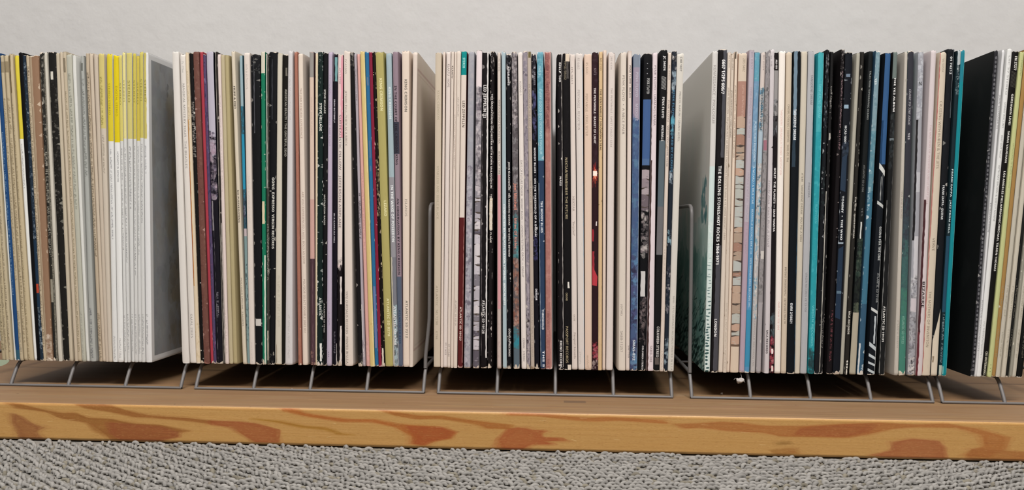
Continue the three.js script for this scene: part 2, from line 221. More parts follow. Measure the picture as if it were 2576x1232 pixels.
// ---------- records ----------
// one row per sleeve, millimetres: left and right edge at the foot, left and right edge at the head, set-back, height; then colour, look, print on the spine
const RACK_ROWS = [
[
[-565.8,-561.9,-584.5,-580.6,-0.7,314.2,"#a99c80","tan olive-printed",[["Z",0.024,0.733,"#6e6350",0.6,0],["Z",0.733,0.965,"#5d5741",0.7,0]]],
[-561.6,-558.1,-580.3,-576.9,-0.3,315.1,"#b0a386","narrow tan brown-printed",[["Z",0.218,0.965,"#6e6350",0.7,-0.1],["F",1,"#c8bda6"]]],
[-558.0,-554.0,-576.8,-572.8,-0.4,315.0,"#b6a98e","tan brown-printed",[["Z",0.153,0.972,"#6e6350",0.6,-0.15],["F",1,"#c8bda6"]]],
[-553.1,-550.3,-571.9,-569.1,-2.1,313.1,"#d4d6d2","narrow white",[]],
[-550.1,-546.1,-568.9,-565.0,0.1,313.8,"#1d4270","blue",[["Z",0.256,0.785,"#8fa6b8",0.5,-0.1],["B",0.965,0.997,"#2d5468"],["F",1,"#cfd0d0"]]],
[-545.9,-542.6,-564.4,-561.3,-0.0,311.6,"#b3a68c","tan lettered",[["Q",0,1,0.021,0.057,"#8e8168"],["Z",0.14,0.733,"#766b56",0.7,0],["Z",0.836,0.978,"#6e6c60",0.7,0]]],
[-542.1,-538.6,-561.0,-557.4,-1.1,312.1,"#b5a78b","tan worn lettered",[["Q",0,1,0.021,0.057,"#8a7c62"],["Z",0.14,0.939,"#6f6047",0.7,0]]],
[-538.3,-532.4,-555.9,-552.3,-0.9,313.5,"#b9aa8c","wide tan",[["Q",0.0,0.35,0.005,0.128,"#6b5a3c"],["Z",0.166,0.991,"#74654a",0.4,-0.25]]],
[-532.1,-529.1,-551.4,-546.7,-2.2,312.0,"#dcdcd8","white with yellow upper band",[["B",0,0.273,"#d0bf3e"],["Q",0,0.35,0,0.273,"#a8963a"],["Z",0.289,0.437,"#8a8a88",0.4,0]]],
[-529.0,-524.8,-546.3,-541.5,-1.5,314.9,"#0a0a0c","plain black",[]],
[-524.6,-521.3,-541.2,-538.1,-0.4,311.8,"#1d2a38","navy chipped",[["M",0.024,0.604,["#8b96a0","#2a3a4a","#0f161f","#b5bcc2"],60,0.6],["B",0.604,0.823,"#1c3044"],["Q",0.1,0.9,0.746,0.776,"#b0452f"],["C",30,"#aab4ba"],["Z",0.823,0.965,"#9aa4a8",0.6,0],["F",1,"#d3c6b6"]]],
[-521.1,-518.6,-537.3,-534.5,-0.3,311.7,"#b3a48c","narrow tan brown-lettered",[["Z",0.037,0.952,"#5f5443",0.8,0]]],
[-518.5,-511.6,-534.3,-524.9,-0.7,311.6,"#8a6d57","wide worn brown",[["Q",0,0.28,0,0.997,"#a8957e"],["C",26,"#c9b8a4"],["M",0.914,0.997,["#b9aa98","#7e6a58","#cfc4b6"],14,1],["F",2,"#d3c6b6"]]],
[-511.4,-508.7,-524.6,-520.3,-2.2,314.8,"#262522","black flaking",[["C",60,"#cfc6b4"],["M",0.012,0.321,["#c9c2b4","#3a3935","#8e8a80"],24,0.8],["Z",0.321,0.656,"#c2bcac",0.8,0],["Q",0.1,0.9,0.733,0.808,"#8d887a"],["C",40,"#c9c2b4"],["F",2,"#d3c6b6"]]],
[-508.6,-506.7,-520.1,-518.1,-1.7,312.0,"#7c786c","thin grey lettered",[["Z",0.024,0.991,"#3e3c36",0.9,0]]],
[-505.1,-501.0,-518.0,-515.2,0.2,314.8,"#c3beb2","grey cream",[]],
[-500.7,-494.4,-515.1,-506.8,-1.5,315.1,"#1c1b19","wide black scuffed",[["C",50,"#8b887e"],["Q",0.25,0.55,0.063,0.089,"#c8c4b8"],["M",0.089,0.553,["#4a4844","#2e2d2a","#77746c"],30,0.6],["F",1,"#d3c6b6"]]],
[-493.8,-490.4,-506.4,-503.2,-0.9,313.9,"#b9ae9a","narrow cream tan",[]],
[-489.0,-485.1,-503.1,-499.7,-1.7,315.1,"#bfb29e","tan",[]],
[-484.9,-480.9,-499.2,-495.7,-0.5,315.2,"#b6a993","tan brown-lettered",[["Q",0.15,0.75,0.021,0.067,"#7d7260"],["Z",0.128,0.965,"#72664f",0.5,0]]],
[-480.5,-476.3,-495.3,-489.8,-0.1,312.4,"#aeada0","grey green",[["Z",0.063,0.501,"#6c6d62",0.5,0],["Z",0.836,0.991,"#8a8a80",0.4,0]]],
[-476.2,-473.4,-489.6,-486.2,-1.3,311.8,"#cfcfca","narrow pale grey",[]],
[-472.5,-466.8,-481.2,-478.1,-1.9,311.4,"#a2a4a0","grey dark-lettered",[["Z",0.076,0.398,"#5e605c",0.7,0],["Q",0.2,0.7,0.024,0.05,"#5e605a"],["Z",0.823,0.985,"#55565a",0.5,-0.15]]],
[-463.0,-459.9,-475.6,-472.6,-1.5,313.6,"#b3a48f","narrow tan dark-lettered",[["Z",0.063,0.656,"#4d4436",0.7,0],["Z",0.836,0.991,"#5d5240",0.8,0]]],
[-459.7,-456.5,-472.3,-468.8,-2.2,313.9,"#c0b2a0","narrow beige",[]],
[-456.4,-452.7,-467.3,-463.1,-1.4,312.4,"#bdb0a0","beige",[]],
[-452.6,-449.0,-461.6,-455.9,-0.2,313.1,"#c2b7a8","beige with pale yellow upper band",[["B",0,0.241,"#c4b674"],["Z",0.076,0.231,"#7d7434",0.5,-0.1],["Z",0.263,0.385,"#7c7264",0.4,0]]],
[-448.7,-443.7,-453.7,-448.1,-1.4,313.1,"#d4d4d2","white with bright yellow upper band",[["B",0,0.282,"#cdbb34"],["T",0.095,0.198,"STEREO STEREO","#8e8226",0.4,-0.1],["Z",0.308,0.604,"#77777a",0.35,0],["Z",0.914,0.991,"#8d8d8d",0.35,0]]],
[-442.9,-436.9,-446.2,-440.8,-0.5,311.3,"#dcdcda","thick white with vivid yellow band",[["B",0,0.282,"#d2bd1e"],["T",0.099,0.198,"DIGITAL STEREO","#8d7c14",0.36,0.05],["T",0.311,0.411,"HOROWITZ IN MOSCOW","#6e6e70",0.36,0.1],["Z",0.921,0.985,"#a0a0a0",0.4,0]]],
[-435.8,-432.9,-440.4,-437.1,0.1,311.2,"#cbcbc9","white with pale yellow band",[["B",0,0.277,"#c9bd6a"],["T",0.089,0.161,"STEREO","#7c7330",0.5,-0.05],["Z",0.302,0.63,"#757577",0.45,0],["Z",0.843,0.965,"#818183",0.5,0]]],
[-432.8,-429.6,-436.8,-433.9,-0.4,314.6,"#cbcbc9","white with pale yellow band",[["B",0,0.277,"#d6cc8a"],["T",0.089,0.161,"STEREO","#7c7330",0.5,-0.05],["Z",0.302,0.675,"#757577",0.45,0],["Z",0.843,0.965,"#818183",0.5,0]]],
[-429.3,-426.3,-433.6,-427.9,-2.2,314.4,"#cbcbc9","white with pale yellow band",[["B",0,0.277,"#c4b972"],["T",0.089,0.161,"STEREO","#7c7330",0.5,-0.05],["Z",0.302,0.501,"#757577",0.45,0],["Z",0.843,0.965,"#818183",0.5,0]]],
[-425.8,-422.3,-426.2,-423.3,-1.3,313.5,"#c9c9c7","white with mustard yellow band",[["B",0,0.276,"#c2b455"],["T",0.086,0.159,"STEREO","#777030",0.5,-0.05],["Z",0.295,0.72,"#79797b",0.45,0],["Z",0.843,0.972,"#838385",0.5,0]]],
[-422.2,-418.9,-423.2,-420.0,-2.2,311.3,"#c9c9c7","white with mustard yellow band",[["B",0,0.276,"#bfae4c"],["T",0.086,0.159,"STEREO","#777030",0.5,-0.05],["Z",0.295,0.649,"#79797b",0.45,0],["Z",0.843,0.972,"#838385",0.5,0]]],
[-418.8,-414.8,-419.6,-416.1,-1.8,315.1,"#c9c9c7","white with mustard yellow band",[["B",0,0.276,"#bfb460"],["T",0.086,0.159,"STEREO","#777030",0.5,-0.05],["Z",0.295,0.546,"#79797b",0.45,0],["Z",0.843,0.972,"#838385",0.5,0]]],
[-414.0,-407.9,-415.5,-410.7,-1.7,314.3,"#d6d6d6","white-bordered grey painted cover",[["Q",0,0.62,0,0.276,"#bfb367"],["T",0.086,0.159,"STEREO","#777030",0.42,-0.15],["Z",0.298,0.388,"#79797b",0.35,-0.2],["Z",0.843,0.946,"#7d7d7f",0.4,-0.2]]]
],
[
[-375.1,-368.2,-385.0,-378.6,0.0,315.1,"#d3cec8","plain white",[]],
[-367.6,-361.5,-377.5,-372.1,-1.4,312.6,"#d4cec7","white grey-lettered",[["Z",0.02,0.059,"#a5a3a0",0.4,0],["T",0.094,0.368,"MAGICAL MYSTERY TOUR · THE BEATLES","#85817e",0.42],["T",0.838,0.917,"SMAL 2835","#8d8986",0.4]]],
[-361.1,-357.0,-371.8,-368.6,-0.9,314.4,"#d2c2a8","cream orange-stained",[["Q",0,0.35,0.215,0.749,"#c08a4a"],["Q",0,0.2,0.368,0.724,"#a8502e"],["Z",0.062,0.253,"#9a8c74",0.5,0],["M",0.851,0.985,["#c7b48c","#d8ccb8","#b5a078"],10,0.7],["F",1,"#d3c6b6"]]],
[-356.8,-353.0,-368.3,-364.2,-1.9,314.2,"#141212","black white-speckled",[["C",60,"#cfc8c0"],["Z",0.158,0.336,"#b9b3ab",0.7,0],["F",2,"#d3c6b6"]]],
[-352.8,-346.9,-363.5,-357.8,-0.3,314.7,"#6a463e","maroon brown",[["M",0.011,0.978,["#7a5a50","#5c3a34","#6f4c42"],60,0.8],["C",22,"#b09088"],["F",1,"#9a6a60"]]],
[-346.4,-343.7,-357.4,-354.3,-2.1,315.1,"#a03a46","red",[["C",5,"#d8a8a8"],["F",1,"#d3c6b6"]]],
[-343.5,-340.3,-354.1,-351.1,-2.0,312.5,"#4f4260","purple mottled",[["M",0,0.978,["#6a4e7e","#3e4a6e","#7a3a66","#2c2a3e","#85809a"],50,0.8],["F",1,"#d3c6b6"]]],
[-339.9,-333.5,-350.0,-343.2,-0.7,315.0,"#14121a","lilac topped black",[["B",0,0.272,"#b0abb8"],["M",0.253,0.476,["#a892a0","#2b2730","#8d8496","#c2b4bc","#3a3440"],22,1.4],["M",0.272,0.342,["#a08a98","#b0abb8"],10,1.4],["Q",0.1,0.3,0.476,0.571,"#8a8488"],["Z",0.768,0.851,"#b5b0b6",0.4,0],["Q",0.3,0.34,0.546,0.991,"#6e6a70"],["F",1,"#d3c6b6"]]],
[-333.2,-331.1,-341.3,-339.2,-1.4,315.0,"#2b2623","thin black white-edged",[["Q",0,0.3,0,1,"#b8b2a8"],["C",40,"#d2cbc0"],["Q",0.8,1,0.546,1,"#c8c0b6"]]],
[-330.7,-327.4,-338.6,-335.6,-0.9,312.4,"#d5c6c1","narrow pinkish white",[["Z",0.126,0.444,"#b3a3a0",0.5,0],["Z",0.826,0.966,"#b8a9a6",0.5,0]]],
[-327.0,-323.2,-335.4,-331.8,-1.4,311.8,"#b4a88a","olive beige",[]],
[-323.1,-319.1,-331.7,-327.9,-2.0,311.7,"#a99c77","dusty olive beige",[]],
[-312.5,-308.8,-324.4,-321.0,-0.5,315.3,"#ccc1ae","cream black-lettered",[["T",0.111,0.184,"FRIPP & ENO","#3a342e",0.55,0.05,0,"b"],["T",0.441,0.546,"NO PUSSYFOOTING","#4a423a",0.5,0,0,"b"],["T",0.721,0.877,"POLYDOR SPECIAL 2343095","#6a6258",0.42]]],
[-308.5,-305.6,-316.5,-313.7,-1.8,311.3,"#31505c","blue grey photo-printed",[["B",0,0.164,"#90a6ae"],["M",0.164,0.469,["#2a7a98","#3d86a0","#1d5f7c"],30,1],["B",0.253,0.431,"#2a86a6"],["M",0.457,0.559,["#3b3a4a","#8a8494","#1c1a26"],12,1],["B",0.559,0.584,"#b5a8aa"],["B",0.584,1,"#7a9090"],["M",0.673,0.927,["#1c3038","#5d7a7e","#8ba0a0","#0f1c22"],16,0.8],["F",1,"#d3c6b6"]]],
[-305.3,-300.0,-311.1,-305.4,0.2,313.3,"#d2c8c0","pinkish white",[["Z",0.037,0.113,"#b0a6a0",0.4,0],["Z",0.393,0.546,"#c0b6b0",0.3,0],["Z",0.927,0.997,"#bdb3ad",0.3,0]]],
[-299.5,-292.8,-304.6,-295.5,-1.2,312.1,"#121316","wide black",[["C",26,"#a8a29a"],["Q",0.3,0.38,0.011,0.253,"#5a5a60"],["Q",0.1,0.9,0.851,0.874,"#c2bdb8"],["M",0,0.062,["#9a9790","#2a2a2c"],8,0.6],["F",1,"#d3c6b6"]]],
[-292.4,-288.7,-294.1,-290.1,-0.8,314.6,"#1b7154","green white-chipped",[["B",0,0.069,"#c6c2b0"],["C",40,"#cfd2c0"],["Q",0.1,0.8,0.476,0.548,"#cdbfa0"],["Q",0.62,1,0.648,1,"#c2cabc"],["F",2,"#d3c6b6"]]],
[-287.7,-285.4,-288.9,-286.2,-1.1,312.9,"#3c3b36","thin black white-lined",[["Q",0,0.45,0,0.431,"#cdc9be"],["C",40,"#c8c4b8"],["Z",0.546,0.724,"#aaa89c",0.8,0],["Q",0.1,0.7,0.889,0.985,"#a8a494"],["F",1,"#d3c6b6"]]],
[-285.1,-280.7,-286.1,-278.0,-2.1,314.9,"#111215","black white-lettered",[["Q",0.35,0.45,0.024,0.215,"#3c3e44"],["T",0.399,0.628,"GONG  EXPRESSO  VIRGIN RECORDS","#d6d4cc",0.45,0.1,0,"b"],["C",14,"#b8b4aa"],["M",0.959,1,["#c5beb0","#1a1a1c"],8,0.6],["F",1,"#d3c6b6"]]],
[-279.9,-272.9,-277.6,-272.4,-2.1,313.2,"#c7c0b1","cream",[["Z",0.711,0.877,"#b0a898",0.4,0],["Q",0.2,0.24,0.927,0.994,"#7d705c"],["F",1,"#c9b898"]]],
[-272.5,-269.1,-272.1,-266.3,-0.2,311.6,"#15130f","black small-lettered",[["T",0.111,0.327,"AMERICAN BEAUTY / THE GRATEFUL DEAD","#bcb8ae",0.42,0.2],["Q",0.6,0.9,0.043,0.069,"#6a665c"],["F",1,"#d3c6b6"]]],
[-268.9,-261.6,-266.1,-261.8,-0.4,315.1,"#c9c5c5","wide grey white",[["Z",0.062,0.215,"#aca8a8",0.35,0],["Z",0.838,0.978,"#aeaaa9",0.3,0]]],
[-255.6,-252.5,-260.0,-257.2,-0.7,314.4,"#a06c5c","narrow brick tan",[["C",10,"#c9a898"],["M",0,1,["#a8725f","#96624f"],20,0.9],["F",1,"#d3c6b6"]]],
[-251.4,-246.4,-256.6,-252.0,-1.9,312.9,"#d8cabd","cream brown-lettered",[["T",0.111,0.272,"THE JIMI HENDRIX EXPERIENCE","#9a8478",0.42],["T",0.441,0.673,"ARE YOU EXPERIENCED / AXIS: BOLD AS LOVE","#947f74",0.42,0.08],["T",0.721,0.897,"POLYDOR SELECT DOUBLE 2683 031","#8f7c72",0.42,0.08],["F",1,"#d3c6b6"]]],
[-243.5,-238.8,-245.1,-240.9,-1.8,314.6,"#4a353b","peach topped dark plum",[["B",0,0.081,"#8f8a86"],["B",0.081,0.469,"#cdb7a8"],["B",0.469,0.658,"#c39c93"],["T",0.145,0.266,"HENDRIX  BAND OF GYPSYS","#b39e90",0.4],["Q",0.55,0.62,0.66,0.978,"#6e565a"],["M",0.953,0.994,["#b08a78","#5a4448"],6,0.7],["F",1,"#b9928a"]]],
[-238.3,-236.4,-238.8,-236.0,-1.5,313.0,"#d4c3a8","narrow cream speckled",[["C",30,"#a8967c"]]],
[-236.2,-230.6,-235.8,-230.8,0.2,314.7,"#12211f","black white-flaked",[["C",80,"#dcdcd8"],["T",0.164,0.253,"STEVE HILLAGE","#e2e0da",0.5,0.1,0,"b"],["M",0,0.139,["#e0ded8","#182422"],8,0.7],["Q",0.55,0.9,0.927,0.985,"#d6d6d2"],["T",0.781,0.841,"ATLANTIC","#d2d2ce",0.5,0.1,0,"b"],["F",2,"#dad2ca"]]],
[-230.2,-226.8,-230.4,-225.9,0.1,313.0,"#121214","black bold-lettered",[["T",0.116,0.193,"STEVE HILLAGE","#cfcdc6",0.5,-0.1,0,"b"],["T",0.45,0.548,"MOTIVATION RADIO","#c5c3bc",0.45,-0.1,0,"b"],["T",0.798,0.892,"ATLANTIC SD 19144","#b5b3ac",0.4,-0.1,0,"b"],["C",24,"#c4c0b8"],["F",1,"#d3c6b6"]]],
[-226.6,-221.7,-225.6,-221.5,-1.0,314.2,"#b2a6b8","lilac",[["Z",0.075,0.139,"#8e8396",0.4,-0.05],["T",0.154,0.299,"IRON BUTTERFLY   RARE FLIGHT","#8b8094",0.42,-0.05],["Z",0.823,0.872,"#8b8094",0.36,0],["D",0.953,0.972,"#5c5266"]]],
[-220.8,-216.4,-221.1,-216.3,-1.1,312.3,"#120f18","black with teal top mark",[["Q",0.5,0.95,0.011,0.088,"#6e9a9c"],["Q",0.05,0.3,0,0.088,"#5e5660"],["T",0.145,0.22,"IRON BUTTERFLY","#cfcad2",0.34,-0.1,0,"b"],["T",0.508,0.604,"IN-A-GADDA-DA-VIDA","#c8c4cc",0.34,-0.1,0,"b"],["Z",0.889,0.959,"#8a8690",0.4,0],["Q",0.88,1,0.927,1,"#cfc8c4"],["F",1,"#d3c6b6"]]],
[-216.0,-211.3,-215.9,-210.9,-1.2,311.7,"#151013","pink topped white and black",[["B",0,0.266,"#d3939f"],["Q",0,0.6,0,0.683,"#d6c2c0"],["B",0.266,0.673,"#d3c8c2"],["M",0.648,0.688,["#8a8280","#d3c8c2"],8,0.8],["T",0.043,0.095,"AYL1-3738","#9a7c80",0.42,-0.1],["T",0.192,0.556,"SURREALISTIC PILLOW ~ JEFFERSON AIRPLANE","#54484a",0.5],["C",30,"#d6ccc8"],["Q",0.6,0.95,0.711,0.8,"#cfc6c2"],["Q",0.6,0.95,0.87,0.994,"#cfc6c2"],["F",2,"#d3c6b6"]]],
[-208.1,-199.9,-210.0,-203.7,-1.3,315.3,"#d6cac0","thick pale cream",[["T",0.027,0.073,"IV 41003","#8a7e78",0.32,-0.2],["T",0.126,0.3,"JETHRO TULL–THICK AS A BRICK","#756a64",0.34,-0.2],["T",0.752,0.897,"℗ 1972 CHRYSALIS RECORDS","#6a605a",0.3,-0.2],["T",0.905,0.994,"PRINTED IN U.S.A.","#5f5650",0.3,-0.2]]],
[-194.1,-189.9,-203.6,-199.9,0.1,313.7,"#141214","black",[["C",18,"#b0a8a2"],["M",0,0.043,["#c8c2ba","#2a2826","#8a847c"],8,0.8],["M",0.959,1,["#d2cabf","#3a3632"],5,1],["F",2,"#d3c6b6"]]],
[-189.7,-187.2,-199.6,-197.2,-1.0,312.5,"#a89fa6","thin grey lilac",[["Z",0.05,0.164,"#6a6268",0.5,0],["Z",0.444,0.597,"#2f2a2c",0.8,0],["Q",0,0.4,0.8,0.915,"#d8d2ce"],["M",0.915,0.997,["#d6cecb","#8a8086"],10,0.8]]],
[-186.4,-182.5,-196.8,-194.0,-2.0,312.2,"#d0a098","dusty pink",[["Z",0.38,0.622,"#b5877f",0.5,0],["M",0.896,0.994,["#b58f8a","#d3aaa2"],12,0.8]]],
[-182.3,-177.7,-193.4,-189.1,-0.3,314.7,"#cdb67a","mustard yellow",[["Q",0.8,1,0,1,"#ddd09a"],["M",0.851,0.902,["#b59c62","#c9b27a"],3,0.6],["F",1,"#d6c8a8"]]],
[-177.5,-173.8,-188.9,-184.7,-1.3,314.4,"#2a6690","blue",[["C",16,"#b8c4d0"],["Q",0.2,0.8,0.743,0.94,"#6474a0"],["Q",0.3,0.7,0.081,0.107,"#55708e"],["Q",0.3,0.7,0.281,0.336,"#4a6a8c"],["Q",0.4,0.7,0.361,0.378,"#566e90"],["F",1,"#d3c6b6"]]],
[-173.5,-170.5,-184.5,-181.4,-0.3,314.0,"#7e2138","dark crimson",[["C",14,"#c89aa2"],["F",1,"#d0b0b0"]]],
[-170.4,-167.0,-181.2,-178.4,-0.6,314.3,"#15100e","black cream-flaked",[["C",90,"#cbbb98"],["M",0.336,0.52,["#c5b58e","#1b1512","#8e7e5c"],30,0.8],["Q",0.2,0.7,0.94,1,"#d2c8b8"],["F",2,"#d3c6b6"]]],
[-166.8,-159.3,-178.1,-170.5,-1.3,314.1,"#a79d62","thick olive",[["T",0.083,0.187,"KING CRIMSON","#ddd6a8",0.4,0.1,0,"b"],["T",0.469,0.52,"LIZARD","#dcd5a6",0.36,0.15,0,"b"],["T",0.781,0.902,"ATLANTIC SD 8278","#dcd5a6",0.34,0.1,0,"b"],["F",1,"#cfc398"]]],
[-159.1,-153.8,-167.6,-162.2,-1.5,313.1,"#9bacb2","pale blue grey",[["B",0.393,0.673,"#8f8d92"],["M",0.673,1,["#5c5f62","#8a8a8c","#3a3c40"],26,1],["B",0.648,0.8,"#77777e"],["Q",0,0.3,0.648,1,"#b9b3a6"],["T",0.107,0.21,"KING CRIMSON","#cdd6d8",0.48,0.05,0,"b"],["T",0.419,0.601,"IN THE WAKE OF POSEIDON","#dfe2e2",0.5,0.05,0,"b"],["T",0.805,0.93,"ATLANTIC SD 8266","#dcdcdc",0.46,0.05,0,"b"],["F",1,"#d3c6b6"]]],
[-153.6,-149.1,-160.7,-155.6,-0.4,314.0,"#8c7a84","mauve grey",[["B",0.221,0.322,"#383844"],["B",0.711,1,"#555d6e"],["Q",0,0.15,0.915,1,"#b0b4bc"],["T",0.107,0.358,"IN THE COURT OF THE CRIMSON KING","#221c22",0.5,-0.05,0,"b"],["T",0.463,0.706,"AN OBSERVATION BY KING CRIMSON","#1f1a20",0.48,0.05,0,"b"],["T",0.817,0.925,"ATLANTIC SD 8245","#26405c",0.45,0,0,"b"],["F",1,"#a89aa0"]]],
[-148.9,-142.9,-151.5,-144.6,-1.5,315.1,"#d8c8b9","thick cream",[["T",0.089,0.193,"KING CRIMSON","#6b655c",0.42,0.05,0,"b"],["T",0.466,0.522,"ISLANDS","#7a746a",0.38,0.05],["T",0.788,0.907,"ATLANTIC SD 7212","#6e685e",0.36,0.1,0,"b"]]],
[-142.7,-139.0,-140.3,-135.9,-0.6,313.5,"#d3c6bb","cream red-bordered",[["M",0,1,["#d6cabf","#cfc0b4"],24,0.5]]]
],
[
[-118.2,-111.6,-118.2,-112.3,-2.2,313.4,"#c3b5a2","thick tan",[["T",0.119,0.213,"KING CRIMSON","#9c927d",0.38,0.05,0,"s"],["T",0.358,0.527,"STARLESS AND BIBLE BLACK","#9c927d",0.36,0,0,"s"],["T",0.738,0.864,"ATLANTIC   SD 7298","#8d836f",0.36,-0.05,0,"s"],["T",0.883,0.91,"0798","#8d836f",0.34,-0.05]]],
[-111.1,-108.8,-110.4,-108.3,-1.6,313.9,"#d8c9be","thin cream",[]],
[-108.5,-104.6,-107.0,-102.8,-1.1,314.5,"#d7cbc4","white black-lettered",[["T",0.04,0.114,"KLAATU · HOPE","#6d6260",0.5,0.05],["T",0.919,0.959,"ST-11633","#6d6260",0.42,0.1]]],
[-104.3,-101.4,-102.1,-99.5,-0.6,314.5,"#d3c6bb","narrow cream black-lettered",[["T",0.046,0.086,"KLAATU","#544a46",0.6,0.05,0,"b"],["T",0.923,0.964,"ST-11542","#6d6260",0.55]]],
[-101.0,-98.4,-99.0,-96.7,-1.4,313.8,"#d4c6ba","thin cream",[["T",0.197,0.37,"KRAFTWERK • AUTOBAHN • MERCURY","#9a8e86",0.55]]],
[-98.2,-94.5,-96.4,-92.6,-0.4,314.6,"#d5c8bc","cream",[["T",0.146,0.206,"LED ZEPPELIN","#80746c",0.4],["T",0.785,0.865,"ATLANTIC SD 19126","#80746c",0.42]]],
[-94.0,-89.1,-92.1,-86.9,-1.4,314.6,"#541e1f","teal topped cream and maroon",[["B",0.075,0.523,"#d6c9be"],["B",0,0.075,"#118483"],["T",0.021,0.054,"STEREO","#a8d6d0",0.5,0,0,"b"],["T",0.155,0.24,"LED ZEPPELIN","#5a4e46",0.5,0.05,0,"b"],["T",0.805,0.913,"ATLANTIC SD 19127","#e0cfc6",0.42,0,0,"b"],["Q",0.85,1,0.523,0.983,"#9a6a64"],["F",1,"#d2b0a8"]]],
[-87.4,-81.4,-84.9,-79.3,-0.1,314.0,"#9b9aa1","grey marbled",[["M",0,0.361,["#a3a3a9","#9596a0","#a8a2a6"],24,1.5],["M",0.361,1,["#8b8792","#b3adb5","#5f5864","#a29ca6","#c0bac0"],70,1.2],["F",1,"#d3c6b6"]]],
[-78.4,-72.7,-77.0,-71.5,0.1,315.1,"#8d8a90","stone-patterned grey",[["B",0,0.114,"#dccfd0"],["M",0.114,0.461,["#c2b8ba","#9a9298","#6f686f","#d6ccce","#4a444a"],44,1.6],["K",0.461,1,["#c5c0c6","#d2cbce","#7e7a82","#b2adb4","#5c5660"]],["F",1,"#d3c6b6"]]],
[-70.8,-64.8,-71.4,-65.1,-1.0,313.3,"#141012","black white-edged",[["Q",0.78,1,0,0.966,"#d8d4d2"],["Q",0.0,0.1,0.211,0.96,"#6a6264"],["C",26,"#cfc8c4"],["T",0.102,0.207,"LED ZEPPELIN III","#e2dedc",0.5,-0.05,0,"b"],["T",0.782,0.889,"ATLANTIC SD 19128","#dedad8",0.44,-0.1,0,"b"],["F",1,"#d3c6b6"]]],
[-64.1,-60.2,-63.0,-59.6,-1.8,314.6,"#171314","black white-speckled",[["C",70,"#d0c8c2"],["M",0,0.074,["#c0b8b2","#2a2626"],7,0.7],["T",0.134,0.431,"THE MAHAVISHNU ORCHESTRA WITH JOHN McLAUGHLIN","#dcd6d2",0.5,0,0,"b"],["Q",0.1,0.9,0.461,0.561,"#d2c3ac"],["T",0.448,0.602,"THE INNER MOUNTING FLAME","#e0d8d0",0.45,0,0,"b"],["F",2,"#d3c6b6"]]],
[-53.9,-50.5,-56.0,-53.4,0.0,313.1,"#c0b0a8","pink and cream",[["B",0,0.386,"#d0c4ba"],["B",0.386,0.81,"#cf979c"],["T",0.02,0.061,"PC 31996","#8a807a",0.55],["T",0.149,0.287,"MAHAVISHNU ORCHESTRA","#4e4644",0.55,0.05],["T",0.31,0.385,"BIRDS OF FIRE","#4e4644",0.55,0.05],["M",0.785,0.998,["#c2aaa8","#b59c9a","#c9b6b2"],16,0.8]]],
[-48.5,-44.7,-52.2,-48.4,-0.5,314.1,"#a3b4ba","pale blue",[["T",0.479,0.798,"CONDUCTED BY MICHAEL TILSON THOMAS   APOCALYPSE","#dfe4e4",0.5,0,0,"b"],["M",0.486,0.81,["#6d7c84","#8fa0a8"],14,0.8],["T",0.479,0.798,"CONDUCTED BY MICHAEL TILSON THOMAS   APOCALYPSE","#e4e8e8",0.5,0,0,"b"],["F",1,"#d3c6b6"]]],
[-44.3,-40.5,-47.4,-43.4,-0.4,311.8,"#131317","black white-lettered",[["M",0,0.099,["#8a868c","#d2cccc","#151518"],10,0.9],["T",0.04,0.101,"ADLP 6003","#d8d4d2",0.5,0,0,"b"],["C",40,"#c4beb8"],["T",0.342,0.642,"JOHN McLAUGHLIN · HIS ACOUSTIC GUITAR · MY GOAL'S BEYOND","#dcd8d4",0.45,0.1,0,"b"],["T",0.87,0.96,"DOUGLAS RECORDS","#dcd8d4",0.5,0.1,0,"b"],["F",2,"#d3c6b6"]]],
[-37.7,-32.0,-42.4,-36.9,-0.3,313.5,"#5a5456","photo-printed grey and teal",[["M",0,0.236,["#8f898d","#a8a2a4","#6e686c","#bdb2b2"],40,1],["M",0.236,0.511,["#3c383a","#7a7678","#5a5658","#9a9698"],30,1.2],["M",0.511,0.648,["#3f8a90","#5c9aa0","#2a5a60"],18,1.2],["M",0.648,0.873,["#8a5a4a","#a87a68","#6a4238","#b0958a"],30,1.2],["M",0.873,0.935,["#2f7f90","#3a8a98"],8,1.4],["B",0.935,1,"#56646e"],["T",0.413,0.496,"Joni Mitchell","#d68a78",0.55,0,0,"b"],["T",0.521,0.618,"Miles Of Aisles","#d08a7c",0.5,0,0,"b"],["F",2,"#d3c6b6"]]],
[-29.8,-25.0,-36.1,-31.7,-0.6,312.9,"#dbd2cc","white grey-lettered",[["T",0.09,0.136,"820006-1","#8a8280",0.42],["T",0.338,0.708,"DAYS OF FUTURE PASSED   MOODY BLUES — LONDON FESTIVAL ORCH. — KNIGHT","#6f6866",0.42],["T",0.901,0.975,"DERAM   STEREO","#6f6866",0.4]]],
[-24.6,-21.2,-31.4,-26.9,-0.7,314.4,"#8d858d","grey violet patterned",[["M",0,0.81,["#9a9097","#6f6a78","#b2a6a4","#4d4652","#aaa0a6"],60,1],["M",0.81,1,["#1a1416","#c8bdb4","#2a2224"],16,0.9],["C",24,"#d2c9c0"],["F",2,"#d3c6b6"]]],
[-20.7,-17.1,-26.8,-23.2,-0.7,314.1,"#b3a69a","taupe",[["Q",0.3,0.9,0,0.021,"#6a6040"],["T",0.102,0.281,"IN SEARCH OF THE LOST CHORD","#7d7068",0.45],["T",0.404,0.506,"THE MOODY BLUES","#7d7068",0.45],["Z",0.76,0.96,"#93867c",0.4,0],["F",2,"#b0a08c"]]],
